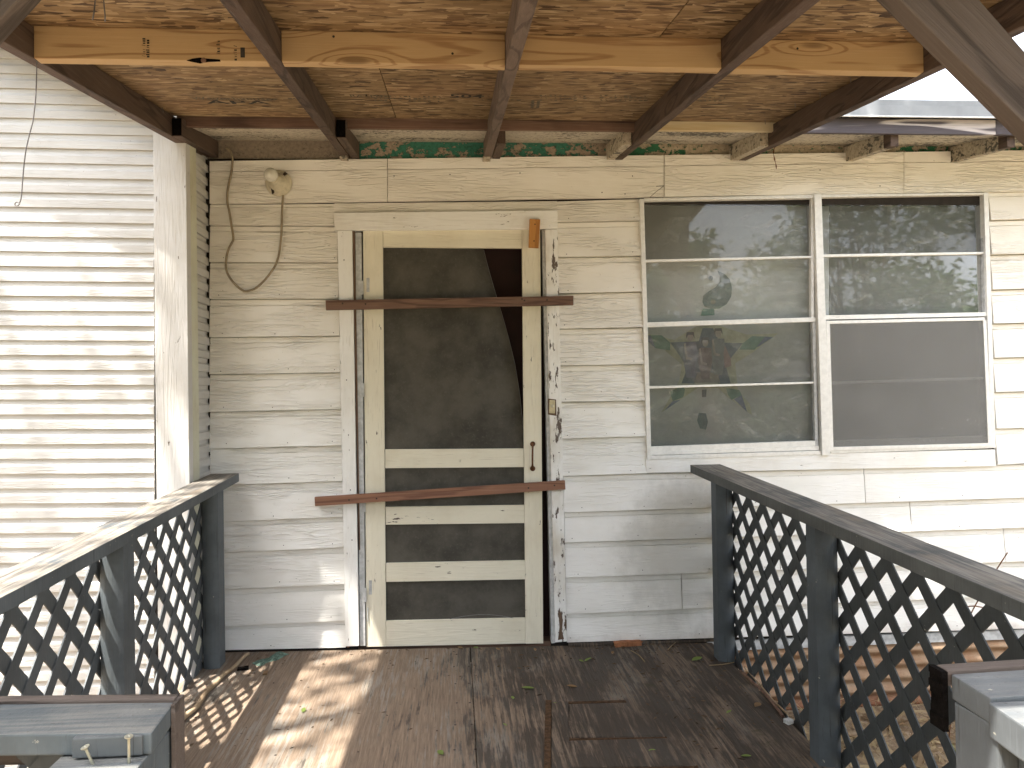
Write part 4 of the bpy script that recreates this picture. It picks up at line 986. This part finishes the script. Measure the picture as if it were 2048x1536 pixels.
# rag
nu, nv = 34, 12; vs = []
for j in range(nv+1):
    for i in range(nu+1):
        u, v = i/nu, j/nv; e = 1-abs(2*u-1)**3; 
        px = 505+73*u; cy = 1327-17*u+3*math.sin(u*6); py = cy + (v-.5)*(13+5*math.sin(u*11))*max(.25, e)
        n_ = .010*abs(math.sin(u*31+v*9))*(.3+abs(math.sin(v*14+u*17)))*(4*v*(1-v)+.15)*max(.2, e)
        p = fz(px, py); vs.append((p.x, p.y, p.z+.001+n_))
MB().add(vs, [(j*(nu+1)+i, j*(nu+1)+i+1, (j+1)*(nu+1)+i+1, (j+1)*(nu+1)+i) for j in range(nv) for i in range(nu)]).build('green_rag', M_['rag'], None, label='crumpled faded green rag on the deck by the wall', category='rag')
# stick
sp = [(497,1313),(487,1321),(476,1330),(462,1344),(450,1354),(436,1366),(424,1378),(412,1392),(402,1406),(392,1420),(378,1434),(362,1446),(345,1462)]
MB().tube([fz(x, y)+Vector((0,0,.012+.004*math.sin(i))) for i, (x, y) in enumerate(smooth_path(sp, 2))], [.0075+.004*i/26 for i in range(25)], 8).build('stick', M_['stick'], None, smooth=True, label='long pale dry stick lying from the railing post toward the camera', category='stick')
for pts, r_, lab, mt in (([(1290,1325),(1278,1312),(1262,1302)], .0016, 'thin dry straw curling on the deck near the dark red brick', 'dry'), ([(1336,1300),(1350,1287),(1366,1277)], .0018, 'thin pale straw on the deck below the orange brick', 'dry'), ([(1418,1332),(1445,1330),(1468,1326)], .002, 'pale straw lying at the foot of the right railing post', 'dry'),
                     ([(1482,1345),(1505,1367),(1535,1396),(1566,1436)], .006, 'long brown stick along the right edge of the deck', 'batten'), ([(1490,1338),(1512,1362),(1545,1402),(1577,1432)], .004, 'thin grey stick beside the brown one at the right deck edge', 'stick')):
    MB().tube([fz(x, y)+Vector((0,0,r_+.001)) for x, y in smooth_path(pts)], r_, 6).build('dry_straw' if r_ < .003 else 'stick', M_[mt], None, label=lab, category='straw' if r_ < .003 else 'stick')
# fallen leaves
def leaf_mesh(mt, curl=.25):
    vs = []; fs = []; n = 8
    for i in range(n+1):
        u = i/n; w_ = math.sin(math.pi*min(1, u*.97+.03))**.8*.24; z = curl*.5*(u-.5)**2
        vs += [(u-.5, -w_, z+w_*curl), (u-.5, 0, z), (u-.5, w_, z+w_*curl*.8)]
    for i in range(n): a = i*3; fs += [(a, a+3, a+4, a+1), (a+1, a+4, a+5, a+2)]
    me = MB().add(vs, fs).mesh(mt, 0, True); return me
gm = leaf_mesh(M_['gleaf'], .5); bmn = leaf_mesh(M_['bleaf'], .7)
fl_ = [(1056,1377,.055,'g','curled green leaf in the middle of the dark deck'),(1025,1396,.03,'g','tiny yellow-green leaf left of the curled green leaf'),(1144,1374,.045,'b','brown leaf right of the curled green leaf'),
       (607,1421,.035,'g','green leaf in the bright sunlit patch'),(1176,1320,.045,'g','greenish dry leaf below the right door casing'),(1162,1322,.03,'g','small pale leaf beside the greenish dry leaf'),
       (1225,1306,.03,'b','brown leaf left of the dark red brick'),(1394,1319,.06,'g','broad green leaf near the right railing post'),(881,1506,.04,'g','dark green leaf low in the middle of the deck'),
       (1307,1503,.035,'g','small green leaf low on the mossy panel'),(1458,1424,.03,'g','tiny green leaf near the right deck edge'),(1492,1513,.035,'g','yellow-green leaf at the lower right of the deck'),
       (1515,1412,.05,'b','pinkish brown leaf near the right deck edge'),(996,1299,.03,'b','small brown leaf under the right part of the door'),(952,1289,.04,'g','yellow leaf touching the bottom of the door'),
       (920,1292,.035,'b','brown leaf touching the bottom of the door'),(1070,1300,.03,'b','crumpled leaf below the right door stile'),(560,1295,.05,'b','brown leaf against the wall above the green rag'),
       (500,1292,.05,'b','brown leaf against the wall beside the railing post'),(640,1290,.04,'b','brown leaf against the wall left of the door casing'),(1112,1408,.03,'g','leaf speck at the head of the rusty groove'),(1010,1450,.025,'g','tiny leaf on the dark boards left of the rusty groove')]
for px, py, sz, kd, lab in fl_:
    o = link('fallen_leaf', gm if kd == 'g' else bmn, None, label=lab, category='leaf', group='fallen leaves on the deck')
    o.location = fz(px, max(py, 1296), .004); o.scale = (sz, sz, sz); o.rotation_euler = (random.uniform(-.2,.3), random.uniform(-.2,.2), random.uniform(0, 6.28))
# crumbs of debris on the deck
s = MB(); rnd = random.Random(3)
for i in range(520):
    x = rnd.uniform(-1.0, 1.18); y = -rnd.random()**2.2*1.5-.035
    if rnd.random() < .5: x = rnd.gauss(.9, .25)
    if not (-1.05 < x < 1.18): continue
    z = FZ(y,x)+.001; r_ = rnd.uniform(.001, .005); a = rnd.uniform(0, 3.14); l = r_*rnd.uniform(1, 4)
    d = Vector((math.cos(a), math.sin(a), 0))*l; e = Vector((-math.sin(a), math.cos(a), 0))*r_
    c = Vector((x, y, z)); s.add([c-d, c+e, c+d, c-e, c+Vector((0,0,r_*.8))], [(0,1,4),(1,2,4),(2,3,4),(3,0,4)])
s.build('deck_crumbs', M_['crumb'], None, kind='stuff', label='scattered crumbs of dead leaf and dirt on the deck', category='debris')

# ------------------------------------------------------------------ ground litter right and left of the porch
def litter(name, mt, n, xr2, yr2, seed, L=(.03,.16), hz=.05, label=''):
    s = MB(); rnd = random.Random(seed)
    for i in range(n):
        x = rnd.uniform(*xr2); y = rnd.uniform(*yr2); z = -.355+rnd.random()**2*hz; a = rnd.uniform(0, 6.28); l = rnd.uniform(*L); w_ = rnd.uniform(.0012,.0035) if rnd.random() < .8 else rnd.uniform(.008,.02)
        d = Vector((math.cos(a), math.sin(a), rnd.uniform(-.25,.35)))*l/2; e = Vector((-math.sin(a), math.cos(a), rnd.uniform(-.5,.5)))*w_/2; c = Vector((x, y, z)); b_ = Vector((0,0,rnd.uniform(-.01,.03)))
        s.add([c-d-e, c-d+e, c+e+b_, c-e+b_, c+d+e*.5, c+d-e*.5], [(0,1,2,3),(3,2,4,5)])
    return s.build(name, mt, None, kind='stuff', label=label, category='litter')
litter('dry_grass', M_['dry'], 12000, (1.27, 4.2), (-2.6, -.02), 1, (.05,.22), .06, label='matted dry grass and straw on the ground right of the porch')
litter('dry_grass', M_['dry'], 2500, (-2.6, -1.2), (-2.6, -.36), 4, label='dry grass on the ground left of the porch')
litter('dead_leaves', M_['bleaf'], 2600, (1.27, 4.2), (-2.6, -.02), 2, (.02,.07), .04, 'dead brown leaves among the dry grass right of the porch')
s = MB(); rnd = random.Random(9)
for cx, cy in [(rnd.uniform(1.35, 3.4), rnd.uniform(-1.6, -.25)) for _ in range(16)]:
    for i in range(14):
        a = rnd.uniform(0, 6.28); l = rnd.uniform(.05, .16); lean = rnd.uniform(.1,.6); b0 = Vector((cx+rnd.gauss(0,.02), cy+rnd.gauss(0,.02), -.36)); d = Vector((math.cos(a)*lean, math.sin(a)*lean, 1)).normalized()*l; e = Vector((-math.sin(a), math.cos(a), 0))*.0025
        m_ = b0+d*.6; t_ = b0+d+Vector((math.cos(a), math.sin(a), -.4))*l*.35
        s.add([b0-e, b0+e, m_+e, m_-e, t_], [(0,1,2,3),(3,2,4)])
s.build('green_grass', M_['grass'], None, kind='stuff', label='sparse green grass tufts right of the porch', category='grass')
for pts, lab in (([(1890,1536),(1905,1420),(1918,1340),(1930,1256),(1968,1180),(2015,1105)], 'long thin reddish stem rising past the right railing cap'), ([(1926,1216),(1950,1212),(1990,1222)], 'short dark twig against the lower wall behind the right railing')):
    MB().tube([at(x, y, -.5) for x, y in smooth_path(pts)], .0028, 6).build('weed_stem', M_['rust'], None, smooth=True, label=lab, category='stem')

# ------------------------------------------------------------------ trees (seen mirrored in the window, as dappled shade, some added to cut light)
def make_tree(name, label, base, H, spread, n_leaf, seed, leaf=.06, crown_c=None, crown_r=None, group=None, trunk_r=.13, clumps=60, tight=.17):
    rnd = random.Random(seed); root = empty(name, base, label, 'tree', group); b0 = Vector(base)
    cc = Vector(crown_c) if crown_c else b0+Vector((0,0,H*.64)); cr = crown_r or (spread, spread, H*.36)
    s = MB(); fork = b0.lerp(cc, .5); fork.z = b0.z+(cc.z-b0.z)*.45
    s.tube([b0, b0.lerp(fork, .5)+Vector((rnd.uniform(-.1,.1), rnd.uniform(-.1,.1), 0)), fork], [trunk_r, trunk_r*.8, trunk_r*.65], 9)
    cl = []
    for i in range(clumps):
        while True:
            v = Vector((rnd.uniform(-1,1), rnd.uniform(-1,1), rnd.uniform(-1,1)))
            if .15 < v.length < 1: break
        cl.append(cc+Vector((v.x*cr[0], v.y*cr[1], v.z*cr[2])))
    limbs = []
    for i in range(8):
        t = rnd.choice(cl); mid = fork.lerp(t, .5)+Vector((rnd.uniform(-.2,.2), rnd.uniform(-.2,.2), rnd.uniform(0,.3)))
        s.tube([fork, mid, t], [trunk_r*.45, trunk_r*.28, trunk_r*.09], 6); limbs.append((mid, t))
    for c in cl:
        m1, t1 = min(limbs, key=lambda q: (q[1]-c).length); st = m1.lerp(t1, rnd.uniform(.2, 1))
        s.tube([st, st.lerp(c, .5)+Vector((0,0,rnd.uniform(-.1,.1))), c], [trunk_r*.11, trunk_r*.07, trunk_r*.03], 5, False)
    s.build('trunk', M_['bark'], root, smooth=True)
    V_ = []; F_ = []
    for i in range(n_leaf):
        c = rnd.choice(cl); sg = (cr[0]+cr[2])*.5*tight
        p = c+Vector((rnd.gauss(0,sg), rnd.gauss(0,sg), rnd.gauss(0,sg*.8)))
        a = Vector((rnd.gauss(0,1), rnd.gauss(0,1), rnd.gauss(0,.5))).normalized(); b_ = a.cross(Vector((rnd.gauss(0,1), rnd.gauss(0,1), rnd.gauss(0,1)))).normalized()
        l = leaf*rnd.uniform(.6, 1.3); k = len(V_)
        V_ += [tuple(p-a*l), tuple(p+b_*l*.38), tuple(p+a*l), tuple(p-b_*l*.38)]; F_.append((k, k+1, k+2, k+3))
    me = bpy.data.meshes.new('crown'); me.from_pydata(V_, [], F_); me.materials.append(M_['leaf']); link('crown', me, root)
    return root
make_tree('shade_tree', 'thin-leaved tree left of the porch whose branches dapple the wing and the deck', (-4.9, -4.3, -.36), 9, 2.2, 4200, 11, .07, (-3.8, -2.4, 8.2), (2.4, 2.1, .9), None, .14, 40)
make_tree('shade_tree', 'dense leafy limb of a tree arching over the porch roof', (3.9, -7.2, -.36), 7, 2.2, 7500, 12, .07, (1.1, -1.9, 5.6), (1.7, 1.2, .6), None, .13, 90)  # unseen canopy added to block the sun from the right wall and litter
TR = [((4.6,-10.5,-.36), 6.2, 2.1, 21), ((8.6,-12.5,-.36), 6.8, 2.6, 22), ((12.8,-13.5,-.36), 7.5, 2.8, 23), ((1.2,-14,-.36), 7.0, 2.8, 24), ((7.5,-19,-.36), 6.5, 2.4, 25), ((-5,-15,-.36), 8.0, 3.2, 26), ((16.5,-9,-.36), 6.5, 2.6, 27)]
TL = ['small leafy tree in the yard nearest the steps', 'bushy tree in the yard mirrored in the middle of the window', 'wide tree in the yard mirrored in the right of the window', 'tall tree in the yard straight behind the steps', 'tallest tree at the back of the yard', 'broad tree in the yard on the left', 'low tree in the yard on the far right']
for (b, h, sp_, sd__), lab in zip(TR, TL): make_tree('yard_tree', lab, b, h*.82, sp_, 4800, sd__, .10, clumps=30, tight=.115, group='trees in the yard behind the camera')
for i, (bx, by, hh, rr) in enumerate(((-3.4,-7.6,7.5,1.9), (-6.6,-6.6,8.0,2.2), (-9.6,-4.6,8.0,2.4))):  # full trees added out of view to cut sky light on the wing
    make_tree('yard_tree', ['full tree in the yard in front of the left railing','full tree in the yard in front of the wing','full tree at the far left of the yard beyond the wing','full tree behind the steps and left of them'][i], (bx, by, -.36), hh, rr, 6500, 80+i, .13, (bx, by, hh*.5), (rr, rr*.8, hh*.45), 'trees in the yard behind the camera', .13, 90)
for i, (bx, by, rr) in enumerate(((2.2,-9.6,1.3),(4.4,-8.8,1.2),(6.8,-9.2,1.5),(9.6,-9.6,1.6),(12.6,-9.0,1.6),(-.6,-10.2,1.3))):
    make_tree('yard_bush', ['round low bush straight behind the steps','low bush mirrored in the left half of the window','spreading bush mirrored in the middle of the window','large bush mirrored in the right half of the window','bush at the far right of the yard','bush at the left of the yard'][i], (bx, by, -.36), 2.0, rr, 3800, 50+i, .09, (bx, by, .55), (rr, rr, .95), 'bushes in the yard behind the camera', .05, 60)
make_tree('yard_tree', 'slender tree with drooping leafy twigs close to the porch steps on the right', (5.3,-5.6,-.36), 4.4, .9, 1500, 31, .07, (4.9,-5.4,3.1), (1.0,.9,.9), 'trees in the yard behind the camera', .05, 22)
